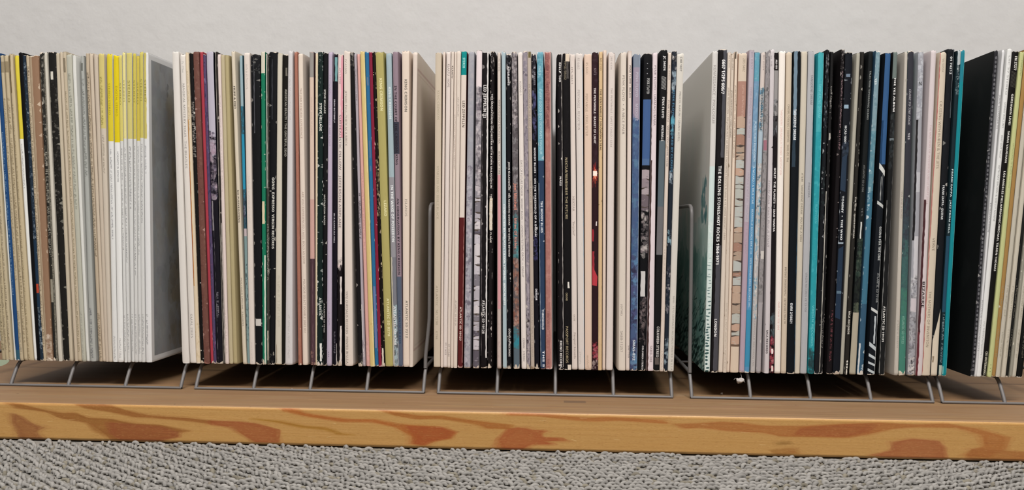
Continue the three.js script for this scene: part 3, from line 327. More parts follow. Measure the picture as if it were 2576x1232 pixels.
[-16.9,-12.4,-22.5,-18.6,-2.1,311.8,"#14131a","dark navy and violet",[["M",0,0.124,["#4a4850","#2a2830","#9a969c"],16,0.8],["M",0.126,0.273,["#4c4b74","#3d3c62","#5b5a84"],14,1.2],["M",0.573,0.648,["#3a3866","#4c4a78"],8,1.2],["Z",0.042,0.099,"#d4d0d4",0.5,0.1],["T",0.295,0.578,"MOODY BLUES  ·  ON THE THRESHOLD OF A DREAM","#e2e0e2",0.5,0.05,0,"b"],["T",0.742,0.78,"DERAM","#dedce0",0.5,0.05,0,"b"],["C",26,"#c9c5c4"],["F",2,"#d3c6b6"]]],
[-11.0,-6.4,-17.4,-11.2,-1.1,313.8,"#2b3c56","sky blue topped navy",[["B",0,0.342,"#6b9dad"],["M",0,0.124,["#5f98a8","#7fb0be","#4a8494"],20,1.2],["T",0.046,0.074,"THS 3","#b9d2d8",0.4,-0.1],["T",0.117,0.322,"EVERY GOOD BOY DESERVES FAVOUR","#b2d0d8",0.46],["T",0.468,0.568,"THE MOODY BLUES","#dfe2e6",0.46,0.05,0,"b"],["T",0.809,0.874,"THRESHOLD","#dfe2e6",0.46,0.1,0,"b"],["T",0.94,0.993,"THS 5","#dfe2e6",0.5,0.15,0,"b"],["Q",0,0.14,0.411,0.991,"#8a96a6"],["C",16,"#c2c8d0"],["F",1,"#c9a49c"]]],
[-5.8,0.2,-9.5,-3.9,-1.7,314.0,"#a27069","dusty rose",[["M",0,0.248,["#7c4c4c","#8a5a58","#96645f"],30,1.2],["M",0.248,0.96,["#a87670","#996660","#b3857c"],40,1.2],["Q",0.8,1,0,1,"#bd918a"],["T",0.024,0.238,"TO OUR CHILDREN'S CHILDREN'S CHILDREN","#5a3438",0.45,-0.1],["T",0.814,0.874,"THRESHOLD","#6a4442",0.42,-0.1],["T",0.965,0.993,"THS 1","#5f3e3c",0.42,-0.1],["F",1,"#d2b8b0"]]],
[7.0,12.0,3.4,7.2,-0.7,311.3,"#141114","black white-lettered left of pair",[["Q",0.85,1,0,0.991,"#b5afaa"],["T",0.026,0.089,"RNLP 109","#e2dedc",0.5,-0.05,0,"b"],["T",0.385,0.416,"NAZZ","#e2dedc",0.42,0,0,"b"],["T",0.906,0.993,"RHINO RECORDS","#e2dedc",0.5,-0.05,0,"b"],["C",22,"#cfc8c2"],["F",1,"#ddd4ca"]]],
[12.7,19.4,7.9,14.7,-1.1,312.1,"#121012","black gold-lettered",[["Q",0.4,1,0,0.026,"#d6c6b2"],["Q",0.55,0.85,0.026,0.08,"#4a4644"],["T",0.026,0.084,"PPSD-98002","#9a8e78",0.36,-0.15],["T",0.327,0.522,"NEKTAR/REMEMBER THE FUTURE","#cdbd98",0.4,-0.05],["T",0.754,0.78,"0698","#c5b590",0.34,-0.1],["T",0.86,0.978,"PASSPORT RECORDS","#c9b892",0.4,-0.1],["Q",0.5,0.8,0.72,0.74,"#d8d2ca"],["Q",0.5,1,0.983,1,"#d6ccbe"],["F",1,"#d8cec0"]]],
[20.2,25.7,15.2,19.8,-2.1,311.7,"#d5c9c1","cream serif-lettered",[["T",0.042,0.097,"ITS-9811","#7d706a",0.4,-0.1],["T",0.448,0.496,"NEKTAR","#75685f",0.42,0,0,"s"],["T",0.526,0.574,"\"Recycled\"","#75685f",0.42,0,0,"s"],["T",0.823,0.844,"0698","#85786f",0.34],["T",0.88,0.964,"Passport Records","#75685f",0.42,0.05,0,"s"]]],
[26.5,32.4,20.7,27.5,-1.4,311.9,"#d2c9c3","thick pale grey cream",[["Q",0.92,1,0.024,0.998,"#b5c2cc"],["T",0.014,0.051,"RS 6463","#9c928d",0.36,-0.1],["T",0.114,0.241,"PENTANGLE · REFLECTION","#968c88",0.36,-0.1],["Z",0.939,0.979,"#b2a8a2",0.3,-0.15]]],
[33.1,39.7,29.3,36.4,-1.7,311.2,"#d6bdab","thick peach",[["T",0.026,0.064,"RS 6430","#9a8575",0.34,-0.15],["T",0.124,0.257,"PENTANGLE · CRUEL SISTER","#92806f",0.36,-0.2],["Z",0.951,0.991,"#a8917f",0.3,-0.1]]],
[40.3,45.8,36.9,42.7,-1.1,312.7,"#2b181d","dark maroon with flame picture",[["M",0,0.348,["#33222a","#24141a","#3d2c34"],24,1.2],["T",0.049,0.072,"6372","#9a8e92",0.4],["T",0.111,0.285,"THE PENTANGLE · BASKET OF LIGHT","#e0d8d6",0.42,-0.05,0,"b"],["P",0.342,0.423],["Q",0.0,0.25,0.554,0.592,"#a02c38"],["Q",0.0,0.35,0.623,0.685,"#98303a"],["V",0.667,0.733,"#b23a44"],["Q",0.6,0.8,0.529,0.543,"#d8cfcb"],["M",0.91,0.966,["#b0404c","#c8707a","#8a2230"],8,1],["M",0.966,0.998,["#c9b8b2","#2a1a1c"],6,0.9]]],
[46.0,49.6,43.5,47.0,-0.7,313.6,"#cdb088","ochre tan",[["T",0.02,0.06,"MS 2100","#5f4a30",0.5],["T",0.117,0.31,"THE PENTANGLE / SOLOMON'S SEAL","#3a2c20",0.48,0,0,"b"],["C",14,"#8a7450"],["M",0.785,0.985,["#c2a478","#d6bb94"],12,0.6]]],
[50.3,53.2,47.8,50.8,-1.6,314.9,"#d6c3b5","narrow peach cream",[]],
[54.0,60.1,53.2,59.0,-2.2,312.8,"#d3c8c2","thick pinkish white",[["T",0.011,0.054,"2RS 6334","#938782",0.34,-0.05],["T",0.111,0.296,"THE PENTANGLE : SWEET CHILD / 6334","#8c807a",0.32]]],
[66.2,72.8,64.9,70.3,-1.5,312.8,"#d3c8bc","thick cream black-lettered",[["T",0.071,0.256,"PINK FLOYD  •  A NICE PAIR","#6e645e",0.42],["T",0.789,0.825,"(0798)","#7a706a",0.32,-0.1],["T",0.873,0.941,"SABB-11257","#7a706a",0.38,-0.1]]],
[73.4,76.9,72.1,75.6,-1.9,314.6,"#d5c7be","cream bold-lettered",[["T",0.046,0.147,"PINK FLOYD • RELICS","#655b57",0.5,0.05,0,"b"],["T",0.919,0.959,"SW-759","#544a48",0.4,0.2]]],
[77.5,84.5,77.2,83.9,-1.3,311.3,"#47587a","lilac topped blue marbled",[["B",0,0.055,"#7b8492"],["B",0.042,0.206,"#958a99"],["M",0.199,0.635,["#4a6a88","#3d557c","#5a7a94","#4a5a80"],34,1.8],["M",0.635,1,["#3a3858","#5a88aa","#2e2a40","#4a4a70","#6a8aa8"],24,1.8],["Q",0.9,1,0,1,"#8e9aac"],["T",0.056,0.211,"PINK FLOYD  ·  MEDDLE","#b8b6c2",0.4,0.05],["T",0.9,0.966,"SMAS-832","#d2d6dc",0.4,0,0,"b"],["F",1,"#d3c6b6"]]],
[85.5,92.0,87.5,95.1,-0.7,311.5,"#101013","black blue and brick picture",[["B",0.144,0.348,"#405b88"],["B",0.33,0.351,"#4d678e"],["K",0.363,0.486,["#8e8288","#a89ca0","#6a6066"]],["M",0.486,0.635,["#1a1618","#b5a9a8","#8a7e80","#d6cec8"],20,1.2],["Q",0.1,0.75,0.683,0.763,"#c5c2c0"],["M",0.767,0.91,["#8a7c7c","#1c1a1c","#6a5c5c"],16,1],["D",0.024,0.071,"#8a8a8e"],["T",0.077,0.127,"PINK FLOYD","#e0dedc",0.36,0.1,0,"s"],["T",0.918,0.995,"COLUMBIA STEREO","#d8d6d6",0.3,0.1,0,"b"],["F",1,"#d3c6b6"]]],
[93.3,100.1,96.0,100.4,-0.9,312.5,"#d7cacd","pinkish white",[["Q",0,0.26,0.336,1,"#43302e"],["Q",0.0,0.1,0.049,0.336,"#4a4042"],["T",0.04,0.228,"PINK FLOYD · UMMAGUMMA","#6a6064",0.46,0.1],["T",0.918,0.971,"SKBB-388","#75696c",0.4,0.15]]],
[100.2,106.2,104.4,110.1,-0.8,315.1,"#141416","black white-lettered with stripes",[["B",0.28,0.635,"#57636a"],["B",0.486,0.635,"#6a686a"],["T",0.02,0.065,"JC 34474","#e0dede",0.42,0.05,0,"b"],["H",0.082,0.119,"#dcdad8"],["T",0.145,0.212,"PINK FLOYD","#dedcda",0.42,0,0,"b"],["T",0.232,0.283,"ANIMALS","#dedcda",0.42,0,0,"b"],["T",0.858,0.955,"COLUMBIA STEREO","#d6d2ce",0.46,0.1,0,"b"],["Q",0.2,0.9,0.956,0.978,"#5c5450"],["F",1,"#d3c6b6"]]],
[106.4,110.0,110.8,114.0,-0.2,312.9,"#d2c4b8","cream peeling",[["T",0.041,0.087,"PC 33453","#7c706a",0.45],["T",0.149,0.358,"PINK FLOYD   WISH YOU WERE HERE","#6a605c",0.5],["C",12,"#b09e88"],["Z",0.586,0.698,"#b0a294",0.3,0],["Z",0.935,0.991,"#9a8c80",0.45,0]]],
[110.5,113.9,115.0,119.2,-0.2,313.8,"#1f2630","blue black patterned",[["M",0,0.055,["#4a4648","#2a2626","#d2ccc8"],10,0.8],["M",0.061,0.13,["#c5d2d8","#9ab0bc"],6,1.2],["T",0.121,0.376,"PINK FLOYD · OBSCURED BY CLOUDS","#4a7a98",0.5,0,0,"b"],["M",0.211,0.267,["#5aa2b8","#6ab0c4"],5,1.2],["M",0.373,0.411,["#c8d2da","#a8b8c4"],4,1],["M",0.554,0.61,["#8ab4c2","#aac8d0"],4,1.2],["M",0.66,0.81,["#3a3840","#b8b0b0","#5c5660"],14,0.9],["M",0.885,0.973,["#9ab4c0","#b5c8d0"],8,1],["C",16,"#d2ccc8"],["F",1,"#d3c6b6"]]],
[114.4,120.2,119.6,126.1,-1.3,311.7,"#cdc8bf","thick pale cream",[["T",0.011,0.057,"CHR 1037","#6e6a66",0.36,0.1,0,"b"],["T",0.119,0.276,"PROCOL HARUM / GRAND HOTEL","#6c6864",0.32,0.1],["T",0.76,0.998,"0698–℗1973–CHRYSALIS RECORDS–PRINTED IN U.S.A.","#85807a",0.3,0.1]]]
],
[
[150.1,155.3,153.8,159.0,-0.8,313.5,"#cbd6d2","pale grey and teal water picture",[["B",0,0.357,"#cbc8c4"],["B",0.357,0.53,"#c6d4d1"],["M",0.53,0.753,["#cfdcd8","#bccfca","#dbe4e0"],20,1],["W",0.642,0.998,"#2d4a4a"],["T",0.043,0.225,"RENAISSANCE : PROLOGUE","#857f7c",0.5,-0.05]]],
[156.3,162.6,159.8,167.5,0.1,315.2,"#151214","thick black bold white-lettered",[["Q",0.55,1,0,0.333,"#4a4a50"],["Q",0.3,1,0.604,0.994,"#48474d"],["T",0.032,0.138,"6667 1/2PS 606/7","#f0eeec",0.46,0.1,0,"b"],["T",0.358,0.665,"THE ROLLING STONES/HOT ROCKS 1964-1971","#efedeb",0.46,0.0,0,"b"],["T",0.831,0.888,"LONDON","#efedeb",0.42,0,0,"b"],["F",1,"#d3c6b6"]]],
[163.7,167.9,168.3,171.6,-0.7,312.6,"#d2c5b7","cream long-lettered",[["T",0.01,0.049,"RS 6344","#8a7e72",0.45],["T",0.111,0.583,"JOHN RENBOURN : SIR JOHN ALOT OF MERRIE ENGLANDES MUSYK THYNG & YE GRENE KNYGHT / 6344","#7a6e62",0.42]]],
[168.1,171.6,171.7,174.4,-0.1,311.1,"#cdbfb0","narrow cream lettered",[["T",0.015,0.052,"MS 2082","#75695e",0.5],["T",0.115,0.263,"JOHN RENBOURN / FARO ANNIE","#5e544a",0.5,-0.1],["Z",0.78,0.988,"#a89a8a",0.4,0],["C",12,"#8a7a66"]]],
[171.9,174.8,175.6,178.2,-1.9,313.5,"#d8c7b6","cream worn top",[["Q",0.1,0.5,0,0.023,"#4a4238"],["T",0.105,0.33,"JOHN RENBOURN : THE LADY AND THE UNICORN","#6c5f52",0.5],["C",10,"#6e5e4a"]]],
[175.3,183.1,179.0,186.8,-0.7,311.7,"#c6a58f","thick tan with map-like picture",[["B",0,0.088,"#cabaa8"],["B",0.088,0.199,"#a57f71"],["K",0.199,0.913,["#b3b5ae","#b9a08c","#bf9f8b","#a07c6c","#b5b8b3","#aa9684"]],["B",0.913,1,"#cdbba8"],["Q",0.0,1,0.911,0.917,"#6a5648"],["T",0.017,0.059,"2RS 6482","#857868",0.34,0.15],["Z",0.1,0.199,"#c2a496",0.3,0.15]]],
[184.1,188.8,189.2,194.0,-0.7,314.8,"#b0a6af","lilac grey",[["B",0.53,1,"#ab98a5"],["T",0.007,0.061,"BR 6957","#8f8692",0.4],["T",0.115,0.271,"TODD RUNDGREN · INITIATION","#948a97",0.42],["Z",0.37,0.629,"#9a8f9b",0.4,0],["F",1,"#d3c6b6"]]],
[189.1,193.8,194.6,199.4,-1.3,312.9,"#558ab0","blue white-lettered",[["B",0,0.091,"#5f98aa"],["B",0.091,0.357,"#6f90ac"],["B",0.802,0.981,"#3f88aa"],["M",0,0.357,["#7a9ab5","#6290a8","#8aa4b8"],24,1],["T",0.215,0.34,"RUNT: TODD RUNDGREN","#c9d6de",0.44,0.05],["T",0.355,0.471,"A WIZARD / A TRUE STAR","#cdd9e0",0.44],["T",0.487,0.797,"BEARSVILLE RECORDS BRK 2133 ℗ 1973 WARNER BROS. RECORDS INC.","#c2d0da",0.36],["F",1,"#d3c6b6"]]],
[195.2,199.5,200.6,204.9,-1.7,312.3,"#b3aeac","grey and blue patterned",[["B",0,0.116,"#c9bdb6"],["M",0.116,0.246,["#3a6a88","#5a88a0","#8aa6b2"],14,1],["B",0.246,0.345,"#a6b6c0"],["M",0.345,0.493,["#5a94b0","#c8d0d2","#2c4a5c","#d8d2cc"],18,1],["M",0.493,0.827,["#6a98b0","#c9c6c2","#4a88a4","#d6cfc8"],30,1],["T",0.007,0.056,"BR 6954","#8a7f7c",0.4,0.1],["T",0.11,0.241,"TODD RUNDGREN'S UTOPIA","#22303a",0.48,0,0,"b"],["T",0.827,0.981,"BEARSVILLE RECORDS INC","#8a8280",0.4],["F",1,"#d3c6b6"]]],
[200.1,204.4,205.0,208.8,0.1,312.7,"#8f8a8b","dark grey scuffed",[["M",0,0.753,["#5c5a5a","#6e6c6c","#4a4848","#83807f"],50,0.9],["Q",0.05,0.8,0.273,0.305,"#9a6a76"],["Q",0.2,0.9,0.617,0.642,"#c6c0ba"],["B",0.778,0.994,"#a09a9c"],["C",24,"#c2bcb8"]]],
[208.1,212.5,208.9,212.9,0.1,314.9,"#c6bfc1","pale lilac grey",[["Z",0.02,0.051,"#7a7476",0.36,-0.2],["T",0.4,0.607,"Steely Dan  Can't Buy A Thrill","#8a8286",0.42,-0.2,0,"i"],["T",0.864,0.938,"MCA RECORDS","#2a2426",0.44,-0.1,0,"b"],["C",10,"#3a3436"]]],
[213.1,217.4,213.2,216.9,-0.8,312.2,"#181315","black grey and red",[["T",0.023,0.052,"ARL1-1919","#e8e4e2",0.5,0,0,"b"],["B",0.056,0.197,"#8f8c8b"],["M",0.147,0.258,["#7e8488","#3a3838","#5e6468"],10,1.4],["T",0.357,0.556,"HOLST · THE PLANETS — ISAO TOMITA","#e6e2e0",0.5,0,0,"b"],["M",0.815,0.884,["#4a5a60","#6a7a7e","#3a4448"],8,1.4],["M",0.884,0.998,["#9a3344","#b25a64","#c8868a","#7e2236"],14,1.2],["Q",0.3,0.75,0.922,0.938,"#ecd8d6"],["Q",0.4,0.8,0.975,0.993,"#e6d0ca"]]],
[218.0,223.3,217.5,223.2,0.2,313.2,"#e8e0d8","ivory pink-lettered",[["T",0.18,0.383,"TANGERINE DREAM/ELECTRONIC MEDITATION","#d0a8a0",0.4],["T",0.774,0.863,"OHR-OMM 556 004","#d0a49c",0.36]]],
[224.5,229.4,224.7,230.0,-1.2,312.4,"#c6b7a4","beige black-lettered",[["T",0.161,0.34,"Pld. SQ 5096   QUADRO / STEREO / MONO","#5f564a",0.38,0,1],["T",0.666,0.844,"ALPHA CENTAURI   TANGERINE DREAM","#5f564a",0.38,0,1]]],
[229.8,237.1,231.1,237.9,0.2,313.2,"#0e1318","thick navy black",[["Q",0.1,0.55,0,0.197,"#6f8494"],["Q",0.1,0.5,0.197,0.357,"#2c3a46"],["Q",0.93,1,0.53,0.988,"#14405a"],["T",0.179,0.274,"TANGERINE DREAM","#e6e8ea",0.4,-0.15,0,"b"],["T",0.778,0.843,"OMM 2/56021","#e2e4e6",0.36,-0.1,0,"b"],["F",1,"#d3c6b6"]]],
[237.4,242.5,239.2,244.8,-1.5,313.1,"#c5bcac","cream grey-lettered",[["T",0.375,0.588,"ATEM   TANGERINE DREAM   PDU Pld. A 5084","#5c564c",0.4,0.1]]],
[243.3,249.3,245.8,251.7,-1.9,313.7,"#a9a9ac","thick grey",[["T",0.074,0.166,"TANGERINE DREAM","#5e5e62",0.4,0.15],["T",0.405,0.452,"PHAEDRA","#5e5e62",0.38,0.1],["T",0.684,0.807,"VIRGIN RECORDS VR 13-108","#6c6c70",0.34,0.05],["Q",0.93,1,0,0.988,"#c6c6c8"]]],
[250.4,255.8,255.1,260.5,-1.1,312.3,"#2c929c","bright teal",[["B",0,0.246,"#43a0a8"],["M",0,0.926,["#3a9ca6","#2a8c96","#48a8b0"],30,1],["M",0.926,0.998,["#2a4a4e","#22383c"],14,1.4],["T",0.098,0.204,"TANGERINE DREAM","#6cbcc4",0.5,-0.05],["T",0.468,0.53,"RUBYCON","#5cb2ba",0.46],["T",0.784,0.913,"VIRGIN RECORDS","#70c0c6",0.4],["Q",0.92,1,0,0.926,"#8cc8cc"]]],
[256.1,260.8,262.5,265.4,-0.3,314.6,"#15171b","black silver-scuffed",[["M",0.017,0.073,["#8a8a8e","#6a6a6e"],7,1],["C",40,"#b0b0b2"],["M",0.085,0.246,["#3a424a","#1c2228","#8a8e92"],14,0.8],["M",0.357,0.53,["#2e3a3a","#1c2424"],10,1],["F",1,"#d6d0c8"]]],
[261.2,264.7,267.4,270.0,-2.2,313.3,"#1a191a","thin black white-edged",[["Q",0,0.25,0.431,0.994,"#b2aea4"],["C",46,"#c2beb6"],["Z",0.108,0.19,"#b5b1aa",0.6,0],["Q",0.3,0.8,0.252,0.273,"#a8a49c"],["Z",0.827,0.926,"#8a8680",0.5,0],["F",1,"#d2ccc2"]]],
[268.3,273.6,277.2,280.3,-1.5,315.0,"#151113","black pink-lettered",[["M",0,0.061,["#8a8684","#2a2626","#c2bcb8"],8,0.8],["Z",0.067,0.24,"#b89aa0",0.45,0],["Z",0.248,0.305,"#b48a90",0.45,0],["Z",0.802,0.957,"#8a4a52",0.45,0],["C",12,"#a89c98"],["F",1,"#d3c6b6"]]],
[273.9,280.5,280.7,287.4,-0.3,312.1,"#12151c","thick dark navy",[["Q",0.2,0.75,0.067,0.077,"#6a7888"],["Q",0.1,0.7,0.162,0.174,"#8aa0b0"],["T",0.226,0.283,"MCA2-10005","#dcdede",0.34,-0.1,0,"b"],["M",0.283,0.32,["#3a4656","#2a3442"],6,1.2],["N",0.314,0.431,"#2a3a4c"],["T",0.443,0.581,"TOMMY  •  THE WHO","#dfe2e4",0.34,-0.1,0,"b"],["Q",0.0,0.7,0.587,0.592,"#9aa8b4"],["N",0.598,0.827,"#243448"],["Q",0.1,0.7,0.738,0.747,"#5a7080"],["C",26,"#9aa0a6"],["F",2,"#d3c6b6"]]],
[280.9,284.3,291.7,295.0,-1.6,311.8,"#a6a295","dusty grey beige",[]],
[284.6,288.3,295.3,298.1,0.2,312.3,"#262421","black small-lettered",[["C",34,"#c6c2b8"],["T",0.446,0.575,"THE WHO · QUADROPHENIA","#d2cec4",0.42,0.05,0,"b"],["T",0.8,0.873,"MCA RECORDS","#d6d2c8",0.5,-0.05,0,"b"],["E",0.953,0.98,"#e2dfd6"],["Q",0.4,0.65,0.981,1,"#d6d0c4"]]],
[289.8,295.8,302.8,306.7,-0.7,313.1,"#16191a","black green and beige",[["T",0.061,0.211,"TALES FROM TOPOGRAPHIC OCEANS","#8e9290",0.42,0.05,0,"b"],["T",0.35,0.433,"ATLANTIC SD 2-908","#8f8f8c",0.36,-0.1],["T",0.481,0.508,"YES","#7c7c7c",0.34],["Q",0.35,0.6,0.525,0.577,"#c9c9c4"],["M",0.58,0.703,["#24352e","#3a4a40","#5c6656","#16201c"],20,1.2],["M",0.703,0.802,["#1c221e","#2a302a"],10,1.2],["M",0.775,0.805,["#5c6250","#4a5244"],6,1],["B",0.806,1,"#a8a08e"]]],
[297.4,303.0,309.5,313.7,-0.7,313.6,"#34536a","pale blue and slate",[["B",0,0.246,"#7a929c"],["B",0.246,0.431,"#56808f"],["B",0.431,0.778,"#3d6a80"],["M",0,0.431,["#86a0a8","#6a8a94","#5a7a84"],20,1.2],["C",30,"#c8d0d4"],["T",0.085,0.105,"YES","#d8dede",0.4,-0.2,0,"b"],["Z",0.419,0.493,"#d6dcde",0.5,-0.3],["Q",0,0.25,0.901,1,"#c6c8c8"],["F",2,"#d8d2ca"]]],
[307.2,314.1,318.4,323.3,-0.4,311.6,"#14181e","blue topped black with white stripes",[["B",0,0.345,"#32557f"],["Q",0.0,0.3,0.209,0.345,"#1c3a5c"],["L",0.339,0.382,"#c6c8c4",1],["Q",0.35,0.42,0.382,0.456,"#b0b2b0"],["Q",0.6,0.65,0.37,0.456,"#8a8c8c"],["L",0.456,0.481,"#b8bab8",1],["T",0.536,0.642,"GOING FOR THE ONE","#c6c8c6",0.4,0.2,0,"b"],["T",0.681,0.773,"ATLANTIC SD 19106","#b8bab8",0.34,0.2],["L",0.787,0.81,"#c4c6c4",1],["Q",0.5,0.72,0.815,0.901,"#b5bcc0"],["L",0.895,0.926,"#b4bcc0",1],["L",0.931,0.953,"#b4bcc0",1],["L",0.956,0.973,"#b4bcc0",1],["L",0.978,0.998,"#b4bcc0",1],["Q",0.92,1,0.58,0.994,"#b2b4b4"],["F",1,"#d3c6b6"]]],
[317.9,323.2,325.9,329.8,-0.4,312.4,"#18191a","black white-lettered",[["B",0,0.082,"#68736f"],["T",0.08,0.185,"THE YES ALBUM","#eceae8",0.5,0.1,0,"b"],["B",0.265,0.273,"#6a7276"],["M",0.19,0.265,["#3a3e40","#222628"],8,1.4],["M",0.273,0.357,["#34383a","#1c2022"],8,1.4],["Q",0.9,1,0.283,0.994,"#6a6a6a"],["Q",0,0.1,0.456,0.994,"#8a8a88"],["T",0.784,0.896,"ATLANTIC SD 19131","#e0deda",0.42,-0.1,0,"b"],["F",1,"#d3c6b6"]]],
[332.5,336.5,336.6,339.4,-0.9,312.5,"#b9b2a8","grey cream",[["Z",0.085,0.1,"#8f8880",0.4,0],["T",0.425,0.513,"TIME AND A WORD","#857e76",0.45],["T",0.827,0.913,"ATLANTIC SD 8273","#8d867e",0.42]]],
[337.1,343.2,339.9,345.5,-1.5,313.3,"#43796a","charcoal fading to green",[["B",0,0.53,"#34343b"],["B",0.53,0.629,"#37444a"],["B",0.629,0.728,"#3d5a5a"],["B",0.728,0.815,"#416c64"],["M",0.456,0.629,["#34363e","#3a444a","#38484e"],30,1.2],["M",0.58,0.778,["#3c5254","#3f5e5c","#41665f"],34,1.2],["M",0.728,0.864,["#406a60","#437362","#417066"],24,1.2],["T",0.116,0.226,"CLOSE TO THE EDGE","#c8c6ca",0.34,0,0,"i"],["T",0.251,0.272,"YES","#c2c0c4",0.36,0,0,"b"],["T",0.815,0.901,"ATLANTIC SD 19133","#8ab0a0",0.38,-0.05],["C",12,"#a8aca8"],["F",2,"#d3c6b6"]]],
[345.6,352.1,349.7,354.8,-1.1,312.6,"#9a9aa0","black and white photo-printed",[["M",0,0.197,["#a8aab2","#8e9098","#c4c6cc"],24,1.2],["Q",0,0.3,0.209,0.58,"#201e20"],["Q",0.3,1,0.37,0.431,"#b4b4b8"],["Q",0.3,1,0.567,0.703,"#c0bec2"],["M",0.691,0.759,["#4a484a","#c2c0c2","#8e8c8e"],12,0.8],["Q",0.1,0.9,0.759,0.802,"#c2babe"],["M",0.802,0.951,["#6a686c","#9a989c","#b2b0b4","#48464a"],30,0.9],["M",0.938,1,["#d2ccc8","#242022","#bdb7b4"],10,1],["T",0.091,0.105,"2","#2a2a2c",0.5,0,0,"b"],["F",1,"#d3c6b6"]]],
[352.8,358.9,361.3,365.9,-0.4,313.6,"#cabfc0","pinkish white black-lettered",[["Q",0,0.32,0.456,0.864,"#44262a"],["Q",0,0.3,0.864,1,"#5c2c32"],["T",0.227,0.47,"THE MOTHERS OF INVENTION UNCLE MEAT 2024","#b59a9c",0.36],["T",0.706,0.789,"BIZARRE","#241e20",0.46,0.05,0,"b"]]],
[359.0,367.2,370.4,376.5,-2.1,312.2,"#c7baa8","thick beige",[["T",0.02,0.062,"V6-5055X","#857a6c",0.34],["T",0.15,0.358,"CRUISING WITH RUBEN & THE JETS","#75695c",0.38],["T",0.571,0.612,"VERVE","#6e6256",0.36,0.05],["T",0.737,0.911,"THE MOTHERS OF INVENTION","#75695c",0.32,-0.05],["Q",0,0.12,0,0.994,"#a86a64"]]],
[367.5,373.3,377.1,383.3,-1.1,314.9,"#14161a","black peeling to cream",[["T",0.023,0.077,"01 74212","#dcdede",0.36,0.05,0,"b"],["T",0.413,0.519,"FRANK ZAPPA · GUITAR","#d6d8d8",0.36,-0.1,0,"b"],["Q",0.8,0.95,0,0.209,"#4a5054"],["X",0.79,0.889,"#cbc0ae"],["B",0.889,1,"#cbc0ae"],["Q",0.1,0.3,0.938,0.957,"#8a7c68"],["C",10,"#b0aca4"]]],
[374.1,377.3,385.3,389.1,-0.1,313.4,"#17282e","dark teal white-lettered",[["Q",0.2,1,0,0.043,"#a6aeb0"],["Z",0.043,0.08,"#dce0e0",0.6,0],["M",0.08,0.135,["#b8c2c4","#3a5258"],6,1],["T",0.361,0.559,"FRANK ZAPPA   JAZZ FROM HELL","#c8d6d8",0.46,0,0,"b"],["B",0.567,0.802,"#24465a"],["Z",0.808,0.957,"#a8bcc0",0.6,0],["Q",0.1,0.9,0.965,1,"#a8b0a4"],["F",1,"#d3c6b6"]]],
[378.3,382.6,389.4,393.8,-2.2,314.4,"#16808a","teal rightmost",[["B",0,0.098,"#227888"],["Q",0.85,1,0,0.988,"#5aa6aa"],["Q",0.05,0.25,0.969,0.994,"#8ab8b0"],["F",1,"#d3c6b6"]]]
],
[
[405.1,408.4,420.7,424.0,-1.2,313.5,"#26262a","black boxed with dotted grey edge",[["O",0.023,0.987,"#7c7c80"],["C",20,"#a8a4a2"],["F",1,"#a8a6a4"]]],
[408.5,410.3,427.4,429.7,-0.5,313.8,"#cfcfd0","thin white black-lettered",[["T",0.137,0.24,"JOHN McLAUGHLIN","#6a6a6c",0.6],["T",0.465,0.555,"EXTRAPOLATION","#6a6a6c",0.6],["T",0.761,0.921,"POLYDOR STANDARD 2371","#77777a",0.6]]],
[410.4,415.0,432.8,437.1,-1.0,314.9,"#d6d6d4","white grey-lettered",[["T",0.02,0.14,"LRC 37 STEREO","#8c8c8c",0.4],["T",0.161,0.24,"SONNY ROLLINS","#7a7a7a",0.4],["T",0.261,0.332,"WAY OUT WEST","#7a7a7a",0.4],["T",0.352,0.524,"WITH RAY BROWN & SHELLY MANNE","#7a7a7a",0.4],["Z",0.828,0.938,"#9a9a9a",0.35,0]]],
[415.4,419.8,437.6,443.5,-1.3,312.7,"#12100f","black bold white-lettered",[["T",0.015,0.059,"FM 37277","#dedcd6",0.46,0.1,0,"b"],["H",0.062,0.106,"#55534a"],["T",0.13,0.226,"GERSHWIN LIVE!","#dedcd6",0.42,0.1,0,"b"],["T",0.243,0.341,"SARAH VAUGHAN","#dedcd6",0.42,0.1,0,"b"],["T",0.365,0.673,"LOS ANGELES PHILHARMONIC/MICHAEL TILSON THOMAS","#dedcd6",0.42,0.05,0,"b"],["T",0.92,0.993,"CBS MASTERWORKS","#c9c6b4",0.5,0,0,"b"],["F",1,"#b0a696"]]],
[420.2,424.4,444.0,447.9,-0.2,311.9,"#b6ba84","lime green",[["Z",0.023,0.072,"#7a7e54",0.4,0],["Z",0.279,0.413,"#8d9160",0.4,0],["D",0.956,0.987,"#5e6240"]]],
[424.8,428.5,449.4,453.1,-1.5,314.6,"#9a7846","ochre brown",[["C",4,"#c5bfb2"],["Z",0.718,0.816,"#8a8474",0.4,0],["Z",0.852,0.938,"#8a8474",0.4,0],["F",1,"#d3c6b6"]]],
[429.1,433.1,454.0,458.0,-2.0,314.6,"#b6b0a2","grey cream",[["C",4,"#c5bfb2"],["Z",0.718,0.816,"#8a8474",0.4,0],["Z",0.852,0.938,"#8a8474",0.4,0],["F",1,"#d3c6b6"]]],
[433.5,437.4,458.8,462.6,-0.5,312.9,"#bcb5a6","pale cream",[["C",4,"#c5bfb2"],["Z",0.718,0.816,"#8a8474",0.4,0],["Z",0.852,0.938,"#8a8474",0.4,0],["F",1,"#d3c6b6"]]],
[437.9,440.4,463.6,466.0,-1.5,314.4,"#1a1a18","black",[["C",18,"#c5bfb2"],["Z",0.718,0.816,"#8a8474",0.4,0],["Z",0.852,0.938,"#8a8474",0.4,0],["F",1,"#d3c6b6"]]],
